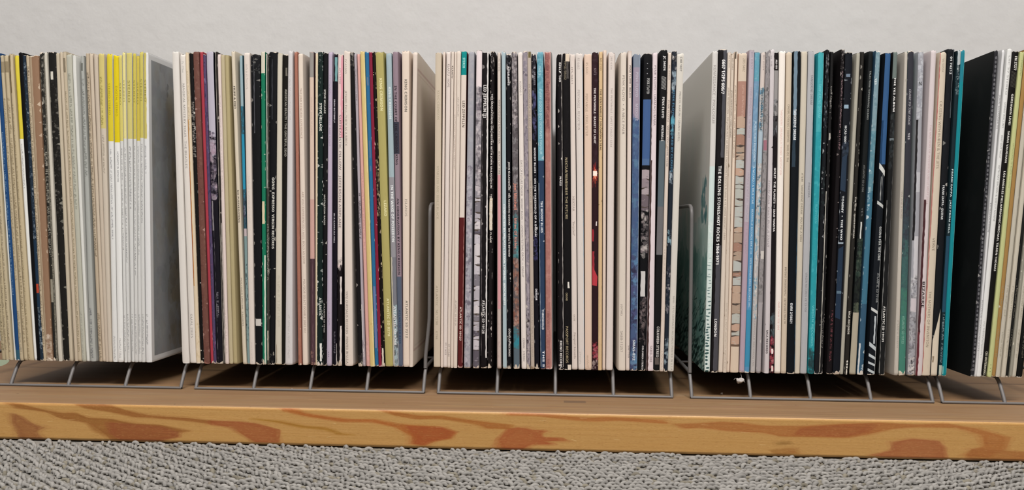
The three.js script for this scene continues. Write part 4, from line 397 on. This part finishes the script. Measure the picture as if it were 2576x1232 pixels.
[440.5,443.1,466.5,469.1,-0.0,311.7,"#8d8a7e","worn grey",[["C",18,"#c5bfb2"],["Z",0.718,0.816,"#8a8474",0.4,0],["Z",0.852,0.938,"#8a8474",0.4,0],["F",1,"#d3c6b6"]]],
[443.6,447.6,469.5,473.5,-1.1,313.4,"#b8b2a4","cream",[["C",4,"#c5bfb2"],["Z",0.718,0.816,"#8a8474",0.4,0],["Z",0.852,0.938,"#8a8474",0.4,0],["F",1,"#d3c6b6"]]],
[448.3,453.5,474.6,479.7,-1.0,312.5,"#10100f","thick black rightmost",[["C",4,"#c5bfb2"],["Z",0.718,0.816,"#8a8474",0.4,0],["Z",0.852,0.938,"#8a8474",0.4,0],["F",1,"#d3c6b6"]]]
]
];
const AH = 2048, AW = 2048, sheets = [];
function newSheet() { const [c, g] = canvas(AW, AH); g.fillStyle = '#888'; g.fillRect(0, 0, AW, AH); const s = { c, g, x: 0 }; sheets.push(s); return s; }
let sheet = newSheet();
function font(g, ft) { g.font = (ft === 'b' ? 'bold ' : ft === 'i' ? 'italic ' : '') + '100px ' + (ft === 's' || ft === 'i' ? 'serif' : 'sans-serif'); }
function printSpine(g, x0, w, base, ops) {
  const Y = (v) => v * AH;
  g.save(); g.beginPath(); g.rect(x0, 0, w, AH); g.clip();
  g.globalAlpha = 1; g.fillStyle = base; g.fillRect(x0, 0, w, AH);
  const late = [];
  for (const op of ops) {
    const k = op[0];
    if (k === 'C' || k === 'F') { late.push(op); continue; }
    g.globalAlpha = 1;
    if (k === 'B') { g.fillStyle = op[3]; g.fillRect(x0, Y(op[1]) + rr(-2, 2), w, Y(op[2]) - Y(op[1])); }
    else if (k === 'Q') {                                           // patch with a slightly ragged outline
      const [, u0, u1, v0, v1, col] = op, a = x0 + u0 * w, b = x0 + u1 * w; g.fillStyle = col; g.beginPath();
      const n = Math.max(2, Math.round((Y(v1) - Y(v0)) / 22)), rag = u1 - u0 > 0.9 ? 0 : Math.min(2, w * 0.05);
      for (let i = 0; i <= n; i++) g.lineTo(a + rr(-rag, rag), Y(v0) + (Y(v1) - Y(v0)) * i / n);
      for (let i = n; i >= 0; i--) g.lineTo(b + rr(-rag, rag), Y(v0) + (Y(v1) - Y(v0)) * i / n);
      g.closePath(); g.fill();
    } else if (k === 'T') {
      const [, v0, v1, txt, col, fs, off = 0, fl = 0, ft = ''] = op, len = Y(v1) - Y(v0);
      g.save(); font(g, ft); const mw = g.measureText(txt).width || 1;
      g.translate(x0 + w * (0.5 + off), Y((v0 + v1) / 2)); g.rotate(fl ? -Math.PI / 2 : Math.PI / 2); g.scale(len / mw, 0.86 * fs * w / 72);
      g.fillStyle = col; g.textAlign = 'center'; g.textBaseline = 'alphabetic'; g.fillText(txt, 0, 36); g.restore();
    } else if (k === 'Z') {                                         // print too small or worn to read
      const [, v0, v1, col, fs, off = 0] = op; let y = Y(v0); g.fillStyle = col;
      while (y < Y(v1)) { const l = rr(5, 11); if (rnd() < 0.86) { g.globalAlpha = rr(0.3, 0.68); const h = fs * w * rr(0.75, 1), c = x0 + w * (0.5 + off); g.fillRect(c - h / 2, y, h, l * 0.34); g.fillRect(c - (rnd() < 0.5 ? h / 2 : 0), y, h * 0.5, l * 0.75); } y += l; }
    } else if (k === 'M') {
      const [, v0, v1, cs, n, sz] = op;
      for (let i = 0; i < n * 6; i++) { g.globalAlpha = i < n * 2 ? rr(0.3, 0.6) : rr(0.15, 0.5); g.fillStyle = pick(cs); const fine = i < n * 2 ? 1 : 0.45, cx = x0 + rr(0, w), cy = rr(Y(v0), Y(v1)), rx = w * rr(0.1, 0.45) * sz * fine, ry = rr(5, 24) * sz * fine; g.beginPath(); for (let a = 0; a < 9; a++) { const t = a / 9 * 6.283, q = rr(0.55, 1.1); g.lineTo(cx + Math.cos(t) * rx * q, cy + Math.sin(t) * ry * q); } g.closePath(); g.fill(); }
    } else if (k === 'K') {                                         // stacked blocks or stones in the printed picture
      const [, v0, v1, cs] = op; let y = Y(v0); g.fillStyle = '#4c423c'; g.fillRect(x0, y, w, Y(v1) - y);
      while (y < Y(v1)) { const h = rr(22, 78); g.globalAlpha = 0.95; g.fillStyle = pick(cs); const t = rr(-8, 8); g.beginPath(); g.moveTo(x0, y + 3 + t); g.lineTo(x0 + w * 0.5, y + 2 + rr(-9, 9)); g.lineTo(x0 + w, y + 3 - t); g.lineTo(x0 + w, y + h - 3); g.lineTo(x0 + w * 0.5, y + h - 2 + rr(-5, 5)); g.lineTo(x0, y + h - 3); g.closePath(); g.fill(); for (let i = 0; i < 5; i++) { g.globalAlpha = 0.35; g.fillStyle = pick(cs); g.fillRect(x0 + rr(0, w), y + rr(3, h), rr(2, w * 0.5), rr(2, 8)); } y += h; }
    } else if (k === 'D') { g.fillStyle = op[3]; for (let i = 0; i < 3; i++) { g.beginPath(); g.ellipse(x0 + w * 0.45, Y(op[1]) + (Y(op[2]) - Y(op[1])) * (i + 0.5) / 3, w * 0.07, 3, 0, 0, 7); g.fill(); } }
    else if (k === 'E') { g.fillStyle = op[3]; for (let i = 0; i < 3; i++) { const cy = Y(op[1]) + (Y(op[2]) - Y(op[1])) * (i + 0.5) / 3; g.beginPath(); for (let a = 0; a < 10; a++) { const t = a / 10 * 6.283 - 1.57, q = a % 2 ? 0.42 : 1; g.lineTo(x0 + w * 0.55 + Math.cos(t) * w * 0.34 * q, cy + Math.sin(t) * 11 * q); } g.closePath(); g.fill(); } }
    else if (k === 'H') { g.strokeStyle = op[3]; g.lineWidth = 2.2; for (let y = Y(op[1]); y < Y(op[2]); y += 7.5) { g.beginPath(); g.moveTo(x0 + w * 0.12, y); g.lineTo(x0 + w * 0.9, y + 10); g.stroke(); } }
    else if (k === 'O') { g.fillStyle = op[3]; for (let y = Y(op[1]); y < Y(op[2]); y += rr(24, 30)) { g.globalAlpha = rr(0.5, 0.9); g.beginPath(); g.ellipse(x0 + w * 0.5, y, w * 0.26, rr(7, 11), 0, 0, 7); g.fill(); } }
    else if (k === 'P') { const y0 = Y(op[1]), y1 = Y(op[2]), cy = y0 + (y1 - y0) * 0.42; for (const [col, n, s] of [['#8a2c2c', 26, 1], ['#d0563c', 18, 0.75], ['#f0b090', 14, 0.5]]) { g.strokeStyle = col; g.lineWidth = 3; for (let i = 0; i < n; i++) { g.globalAlpha = 0.8; g.beginPath(); g.moveTo(x0 + w * rr(0.2, 0.8), cy + rr(-8, 8)); g.lineTo(x0 + w * rr(0, 1), cy + rr(y0 - cy, y1 - cy) * s); g.stroke(); } } g.globalAlpha = 1; g.fillStyle = '#f6e6d8'; g.fillRect(x0 + w * 0.12, cy - 10, w * 0.7, 30); }
    else if (k === 'V') { g.fillStyle = op[3]; g.beginPath(); g.moveTo(x0, Y(op[1])); g.lineTo(x0 + w * 0.9, Y(op[1]) + (Y(op[2]) - Y(op[1])) * 0.55); g.lineTo(x0 + w * 0.8, Y(op[2])); g.lineTo(x0, Y(op[2]) - 6); g.closePath(); g.fill(); }
    else if (k === 'W') { g.fillStyle = op[3]; let y = Y(op[1]); while (y < Y(op[2])) { const q = (y - Y(op[1])) / (Y(op[2]) - Y(op[1])); g.globalAlpha = 0.5 + 0.5 * q; const a = rr(0, 0.35); g.beginPath(); g.ellipse(x0 + w * (a + 0.28), y, w * rr(0.2, 0.42), 1.5 + 7 * q * rr(0.5, 1), rr(-0.2, 0.2), 0, 7); g.fill(); y += rr(16, 30); } }
    else if (k === 'N') { const y0 = Y(op[1]), y1 = Y(op[2]); g.fillStyle = op[3]; g.globalAlpha = 0.9; g.beginPath(); g.moveTo(x0 + w * 0.1, y0 + 20); g.lineTo(x0 + w * 0.75, y0); g.lineTo(x0 + w * 0.7, y1); g.lineTo(x0, y1 - 12); g.closePath(); g.fill(); }
    else if (k === 'L') { const y0 = Y(op[1]), y1 = Y(op[2]), t = (y1 - y0) * 0.42; g.fillStyle = op[3]; g.beginPath(); g.moveTo(x0, y0); g.lineTo(x0 + w, y1 - t); g.lineTo(x0 + w, y1); g.lineTo(x0, y0 + t); g.closePath(); g.fill(); }
    else if (k === 'X') { g.fillStyle = op[3]; g.beginPath(); g.moveTo(x0 + w, Y(op[1])); g.lineTo(x0 + w, Y(op[2])); g.lineTo(x0, Y(op[2])); g.closePath(); g.fill(); }
  }
  for (let i = 0; i < 160; i++) { g.globalAlpha = rr(0.02, 0.06); g.fillStyle = rnd() < 0.6 ? '#2a1c10' : '#fff'; g.fillRect(x0 + rr(0, w), rr(0, AH), rr(0.6, 2), rr(3, 40)); }
  for (const op of late) {
    if (op[0] === 'C') {
      for (let i = 0; i < op[1]; i++) { g.globalAlpha = rr(0.5, 0.95); g.fillStyle = op[2]; const left = rnd() < 0.5, y = rr(0, AH), l = rr(5, 34), d = w * (rnd() < 0.2 ? rr(0.2, 0.5) : rr(0.05, 0.16)); g.beginPath(); const e = left ? x0 : x0 + w, s = left ? 1 : -1; g.moveTo(e, y - l / 2); g.lineTo(e + s * d * rr(0.5, 1), y - l * rr(0.1, 0.3)); g.lineTo(e + s * d, y + l * rr(0, 0.2)); g.lineTo(e, y + l / 2); g.closePath(); g.fill(); }
    } else {                                                        // frayed card at the foot and head of the spine
      g.fillStyle = op[2]; g.globalAlpha = 0.95; const D = op[1] > 1 ? 52 : 26;
      g.beginPath(); g.moveTo(x0, AH); for (let u = 0; u <= 1; u += rr(0.06, 0.3)) g.lineTo(x0 + w * u, AH - (0.2 + 0.8 * rnd() * rnd()) * D * (0.5 + Math.abs(u - 0.5))); g.lineTo(x0 + w, AH - D * rr(0.2, 0.9)); g.lineTo(x0 + w, AH); g.closePath(); g.fill();
      g.beginPath(); g.moveTo(x0, 0); for (let u = 0; u <= 1; u += rr(0.06, 0.35)) g.lineTo(x0 + w * u, (0.15 + 0.85 * rnd() * rnd()) * D * 0.4); g.lineTo(x0 + w, D * rr(0, 0.3)); g.lineTo(x0 + w, 0); g.closePath(); g.fill();
    }
  }
  g.restore();
}
function cell(w) { const cw = Math.round(Math.min(70, Math.max(22, w * 7.5))); if (sheet.x + cw + 2 > AW) sheet = newSheet(); const x = sheet.x + 1; sheet.x += cw + 2; return { s: sheet, x, w: cw }; }

// printed covers that show in the gaps between the racks
function coverTexture(paint) { const [c, g] = canvas(512, 512); paint(g); g.globalAlpha = 1; return canvasTexture(c); }
const blot = (g, n, cs, x0, x1, y0, y1, r0, r1, a0, a1) => { for (let i = 0; i < n; i++) { g.globalAlpha = rr(a0, a1); g.fillStyle = pick(cs); const cx = rr(x0, x1), cy = rr(y0, y1), r = rr(r0, r1); g.beginPath(); for (let a = 0; a < 10; a++) { const t = a / 10 * 6.283, q = r * rr(0.5, 1.1); g.lineTo(cx + Math.cos(t) * q, cy + Math.sin(t) * q * 1.6); } g.closePath(); g.fill(); } };
const coverMat = (paint) => new THREE.MeshPhysicalMaterial({ map: coverTexture(paint), roughness: 0.6, specularIntensity: 0.22 });
const COVERS = {
  painted: coverMat((g) => { g.fillStyle = '#d2d2d2'; g.fillRect(0, 0, 512, 512); g.save(); g.beginPath(); g.rect(10, 10, 492, 492); g.clip(); g.fillStyle = '#8b8d8f'; g.fillRect(0, 0, 512, 512); blot(g, 1500, ['#a0a2a2', '#7f8285', '#8f9498', '#96928c', '#76787a', '#888078'], 0, 512, 0, 512, 3, 18, 0.08, 0.28); blot(g, 500, ['#80745f', '#8a7c66', '#746a58', '#948872'], 70, 330, 45, 500, 5, 24, 0.1, 0.3); blot(g, 90, ['#4a4844', '#5c5952'], 60, 260, 10, 500, 2, 5, 0.1, 0.35); g.restore(); }),
  bordered: coverMat((g) => { g.fillStyle = '#d2c7ba'; g.fillRect(0, 0, 512, 512); blot(g, 200, ['#d6ccc0', '#cbbfb0', '#c8bba8'], 0, 512, 0, 512, 6, 40, 0.05, 0.2); g.strokeStyle = '#6e3036'; g.lineWidth = 4; g.strokeRect(4, 27, 502, 458); g.strokeStyle = '#8f6a64'; g.lineWidth = 1.6; g.strokeRect(10, 34, 490, 444); }),
  water: coverMat((g) => {
    g.fillStyle = '#c9c7c2'; g.fillRect(0, 0, 512, 512);
    blot(g, 260, ['#c4c6c2', '#bfc6c2', '#cdccc8'], 0, 512, 120, 330, 8, 40, 0.1, 0.3); blot(g, 420, ['#a8beb9', '#93b0ab', '#b4c6c2'], 0, 512, 270, 512, 8, 34, 0.2, 0.5); blot(g, 420, ['#6d9690', '#5c8882', '#7aa39c'], 0, 512, 330, 512, 6, 26, 0.2, 0.6);
    blot(g, 26, ['#4f7f80', '#3d6a70'], 15, 60, 200, 268, 4, 10, 0.4, 0.8);
    for (let i = 0; i < 700; i++) { const y = 340 + 172 * Math.sqrt(rnd()), x = rr(0, 512); g.globalAlpha = rr(0.4, 0.9); g.strokeStyle = pick(['#14302e', '#20443f', '#0e2422']); g.lineWidth = rr(1, 4) * (0.4 + (y - 340) / 172); g.beginPath(); g.moveTo(x, y); g.lineTo(x + rr(6, 24), y + rr(4, 16)); g.stroke(); }
  }),
  black: coverMat((g) => { g.fillStyle = '#1b1c1c'; g.fillRect(0, 0, 512, 512); blot(g, 260, ['#232424', '#151616', '#2a2a2a'], 0, 512, 0, 512, 3, 18, 0.1, 0.3); g.globalAlpha = 0.5; g.strokeStyle = '#2c2d2d'; g.lineWidth = 2; g.strokeRect(110, 360, 150, 125); }),
  greyscale: coverMat((g) => { g.fillStyle = '#b3aeac'; g.fillRect(0, 0, 512, 512); blot(g, 300, ['#c2bdba', '#a09a98', '#8e8886', '#b8b2b0'], 0, 512, 0, 512, 8, 40, 0.1, 0.35); }),
};
const cardMats = new Map();
function card(hex) { const key = hex; if (!cardMats.has(key)) cardMats.set(key, new THREE.MeshPhysicalMaterial({ color: hex, roughness: 0.7, specularIntensity: 0.22 })); return cardMats.get(key); }

const ORD = ['first', 'second', 'third', 'fourth', 'fifth', 'sixth', 'seventh', 'eighth', 'ninth', 'tenth', 'eleventh', 'twelfth', 'thirteenth', 'fourteenth', 'fifteenth', 'sixteenth', 'seventeenth', 'eighteenth', 'nineteenth', 'twentieth', 'twenty-first', 'twenty-second', 'twenty-third', 'twenty-fourth'];
const WHICH = ['leftmost', 'second', 'middle', 'fourth', 'rightmost'];
const DEPTH = 0.312, FS = [0, 0.003, 0.009, 0.06, 0.16, 0.28, 0.4, 0.52, 0.64, 0.76, 0.88, 0.955, 0.991, 0.997, 1], US = [0, 0.1, 0.3, 0.5, 0.7, 0.9, 1];
const pending = [];
RACK_ROWS.forEach((rows, r) => rows.forEach((row, i) => {
  const [b0, b1, t0, t1, dz, h, base, look, ops] = row, n = rows.length;
  const side = i < n / 2 ? ORD[i] + ' from left' : ORD[n - 1 - i] + ' from right';
  const xc = (b0 + b1) / 2000, H = h / 1000, z0 = dz / 1000, g = thing('record_sleeve', `${look} record sleeve, ${side} in ${WHICH[r]} wire rack`, 'record', [xc, REST + 0.0003, z0], `records in the ${WHICH[r]} wire rack`);
  const wid = Math.max(b1 - b0, t1 - t0), at = cell(wid);
  printSpine(at.s.g, at.x, at.w, base, ops);
  const lo = [b0 / 1000 - xc, b1 / 1000 - xc], hi = [t0 / 1000 - xc, t1 / 1000 - xc];
  const round = Math.min(0.0009, wid / 1000 * 0.22), dent = FS.map((f, k) => (k < 3 || k > FS.length - 4 ? rr(0, 0.0007) : rr(0, 0.00018)));
  const L = [], Rr = [];
  FS.forEach((f, k) => { const a = lo[0] + (hi[0] - lo[0]) * f, b = lo[1] + (hi[1] - lo[1]) * f, w = b - a, cut = k === 0 || k === FS.length - 1 ? w * rr(0.03, 0.12) : 0; L.push(a + cut * rnd()); Rr.push(b - cut * rnd()); });
  const yTop = US.map(() => rr(-0.0006, 0.0006));
  const yOf = (f, u) => f * H + (f > 0.99 ? yTop[u] * (f - 0.99) * 100 : 0);
  { // printed spine, rounded at both long edges
    const pos = [], uv = [], idx = [];
    FS.forEach((f, k) => US.forEach((u, c) => { const e = Math.abs(u - 0.5) * 2; pos.push(L[k] + (Rr[k] - L[k]) * u, yOf(f, c), -round * e ** 3 - dent[k] - (k === 0 || k === FS.length - 1 ? 0.0004 : 0)); uv.push((at.x + 0.5 + (at.w - 1) * u) / AW, 0.001 + f * 0.998); }));
    for (let k = 0; k < FS.length - 1; k++) for (let c = 0; c < US.length - 1; c++) { const a = k * US.length + c, b = a + US.length; idx.push(a, a + 1, b, b, a + 1, b + 1); }
    const q = new THREE.BufferGeometry(); q.setAttribute('position', new THREE.Float32BufferAttribute(pos, 3)); q.setAttribute('uv', new THREE.Float32BufferAttribute(uv, 2)); q.setIndex(idx); q.computeVertexNormals();
    pending.push([g, q, at.s]);
  }
  // behind the spine the sleeve swells over the disc inside it, as far as its neighbours leave room
  const room = (j, side, at) => (j < 0 || j >= n ? 0.0005 : Math.min(0.0016, Math.max(0, 0.00043 * ((side < 0 ? row[at] - rows[j][at + 1] : rows[j][at] - row[at + 1]) - 0.4))));
  const swell = (side, f) => { const j = i + side; return room(j, side, 0) * (1 - f) + room(j, side, 2) * f; };
  const ZS = [0, 0.0035, 0.009, 0.02, DEPTH], ES = [0, 0.35, 0.75, 1, 1];
  const front = (k) => -round - dent[k] - (k === 0 || k === FS.length - 1 ? 0.0004 : 0);
  const sideX = (k, c, side) => (side > 0 ? Rr[k] : L[k]) + side * ES[c] * swell(side, FS[k]);
  const sideZ = (k, c) => (c === 0 ? front(k) : Math.min(front(k) - 0.0002, -ZS[c]));
  const face = (side) => {
    const pos = [], uv = [], idx = [], C = ZS.length;
    FS.forEach((f, k) => { const y = yOf(f, side > 0 ? US.length - 1 : 0); for (let c = 0; c < C; c++) { pos.push(sideX(k, c, side), y, sideZ(k, c)); uv.push(ZS[c] / DEPTH, f); } });
    for (let k = 0; k < FS.length - 1; k++) for (let c = 0; c < C - 1; c++) { const a = k * C + c, b = a + C; side > 0 ? idx.push(a, a + 1, b, b, a + 1, b + 1) : idx.push(a, b, a + 1, b, b + 1, a + 1); }
    const q = new THREE.BufferGeometry(); q.setAttribute('position', new THREE.Float32BufferAttribute(pos, 3)); q.setAttribute('uv', new THREE.Float32BufferAttribute(uv, 2)); q.setIndex(idx); q.computeVertexNormals(); return q;
  };
  const caps = () => {
    const e = FS.length - 1, C = ZS.length, pos = [], idx = [], quad = (...p) => { const o = pos.length / 3; p.forEach((v) => pos.push(...v)); idx.push(o, o + 1, o + 2, o, o + 2, o + 3); };
    for (let c = 0; c < C - 1; c++) {
      quad([sideX(0, c, -1), 0, sideZ(0, c)], [sideX(0, c + 1, -1), 0, sideZ(0, c + 1)], [sideX(0, c + 1, 1), 0, sideZ(0, c + 1)], [sideX(0, c, 1), 0, sideZ(0, c)]);
      quad([sideX(e, c, -1), H, sideZ(e, c)], [sideX(e, c, 1), H, sideZ(e, c)], [sideX(e, c + 1, 1), H, sideZ(e, c + 1)], [sideX(e, c + 1, -1), H, sideZ(e, c + 1)]);
    }
    quad([sideX(0, 4, -1), 0, -DEPTH], [sideX(e, 4, -1), H, -DEPTH], [sideX(e, 4, 1), H, -DEPTH], [sideX(0, 4, 1), 0, -DEPTH]);
    const q = new THREE.BufferGeometry(); q.setAttribute('position', new THREE.Float32BufferAttribute(pos, 3)); q.setIndex(idx); q.computeVertexNormals(); return q;
  };
  const body = card(base);
  const left = r === 3 && i === 0 ? COVERS.water : r === 4 && i === 0 ? COVERS.black : body;
  const right = r === 0 && i === n - 1 ? COVERS.painted : r === 1 && i === n - 1 ? COVERS.bordered : r === 2 && look === 'dusty rose' ? COVERS.greyscale : body;
  part('front_cover', face(1), right, g);
  part('back_cover', face(-1), left, g);
  part('sleeve_edges', caps(), body, g);
  if (r === 0 && i === 0) {                                         // drooping edge of a cloudy plastic outer sleeve
    const s = new THREE.Shape(); s.moveTo(-0.004, 0.0005); s.lineTo(0.0075, 0.0002); s.quadraticCurveTo(0.006, -0.003, 0.002, -0.0045); s.quadraticCurveTo(-0.001, -0.0062, -0.004, -0.006); s.closePath();
    const q = new THREE.ExtrudeGeometry(s, { depth: 0.0003, bevelEnabled: false }); q.translate(0, 0, 0.0006);
    part('plastic_flap', q, new THREE.MeshPhysicalMaterial({ color: 0x9aa892, roughness: 0.5, specularIntensity: 0.5 }), g).userData.label = 'pale green plastic flap';
  }
  const torn = ops.find((o) => o[0] === 'F' && o[1] > 1);
  if (torn) {                                                       // bent flap of bare card at the foot of the spine
    const w = Math.min(Rr[0] - L[0], 0.006) * rr(0.45, 0.7), s = new THREE.Shape(), hh = rr(0.003, 0.0065);
    s.moveTo(0, 0); s.lineTo(w, 0.0006); s.lineTo(w * rr(0.75, 1), hh * 0.6); s.lineTo(w * 0.45, hh); s.lineTo(w * 0.1, hh * 0.7); s.closePath();
    const q = new THREE.ExtrudeGeometry(s, { depth: 0.0003, bevelEnabled: false }); q.rotateX(rr(0.1, 0.35)); q.translate(L[0] + (Rr[0] - L[0] - w) * rnd(), 0.0001, 0.0001);
    part('torn_flap', q, card(torn[2]), g);
  }
}));
sheets.forEach((s) => { s.mat = new THREE.MeshPhysicalMaterial({ map: canvasTexture(s.c), roughness: 0.6, specularIntensity: 0.22 }); });
for (const [g, q, s] of pending) part('spine', q, s.mat, g);

// ---------- dust under the racks ----------
function fluff(label, x, y, z, size, n, hang) {
  const geos = [];
  for (let i = 0; i < n; i++) {                                     // crumpled flakes
    const b = new THREE.IcosahedronGeometry(size * rr(0.12, 0.24), 1), pa = b.attributes.position, sx = rr(0.7, 1.5), sy = rr(0.4, 1.1), sz = rr(0.3, 0.8);
    for (let k = 0; k < pa.count; k++) { const h = 1 + 0.35 * Math.sin(pa.getX(k) * 9e3 + pa.getY(k) * 7e3 + pa.getZ(k) * 5e3 + i); pa.setXYZ(k, pa.getX(k) * h * sx, pa.getY(k) * h * sy, pa.getZ(k) * h * sz); }
    b.rotateZ(rr(-1, 1)); b.translate(rr(-0.28, 0.28) * size, size * rr(0.3, 0.62), rr(-0.1, 0.1) * size); b.computeVertexNormals(); geos.push(b);
  }
  for (let i = 0; i < 3; i++) { const a = [rr(-0.3, 0.3) * size, size * rr(0.3, 0.7), 0]; geos.push(tube([a, [a[0] + rr(-0.3, 0.3) * size, a[1] + rr(-0.2, 0.3) * size, 0], [a[0] + rr(-0.5, 0.5) * size, Math.max(0.0003, a[1] + rr(-0.3, 0.2) * size), 0.0005]], size * 0.012, 8)); }
  if (hang) geos.push(tube([[0, size * 0.5, 0], [size * 0.2, size * 0.75, 0], [size * 0.05, hang, 0]], size * 0.02, 8));
  const merged = mergeGeometries(geos.map((q) => { const k = q.index ? q.toNonIndexed() : q; for (const a of Object.keys(k.attributes)) if (a !== 'position' && a !== 'normal') k.deleteAttribute(a); return k; }));
  const m = new THREE.Mesh(merged, new THREE.MeshStandardMaterial({ color: 0xb4aeaa, roughness: 1 }));
  m.name = numbered('dust_clump'); m.position.set(x, y, z); m.userData = { label, category: 'dust' }; scene.add(m);
}
fluff('pale grey dust clump hanging below the fourth wire rack', 0.1852, BOARD_TOP + 0.0135, -0.003, 0.0085, 9, 0.0120);
fluff('tiny grey dust speck lying under the fourth wire rack', 0.1714, BOARD_TOP, -0.020, 0.0030, 7, 0);
fluff('tiny grey dust speck lying under the second wire rack', -0.2619, BOARD_TOP, -0.002, 0.0030, 7, 0);

scene.traverse((o) => { if (o.isMesh) { o.castShadow = true; o.receiveShadow = true; } });
renderer.render(scene, camera);
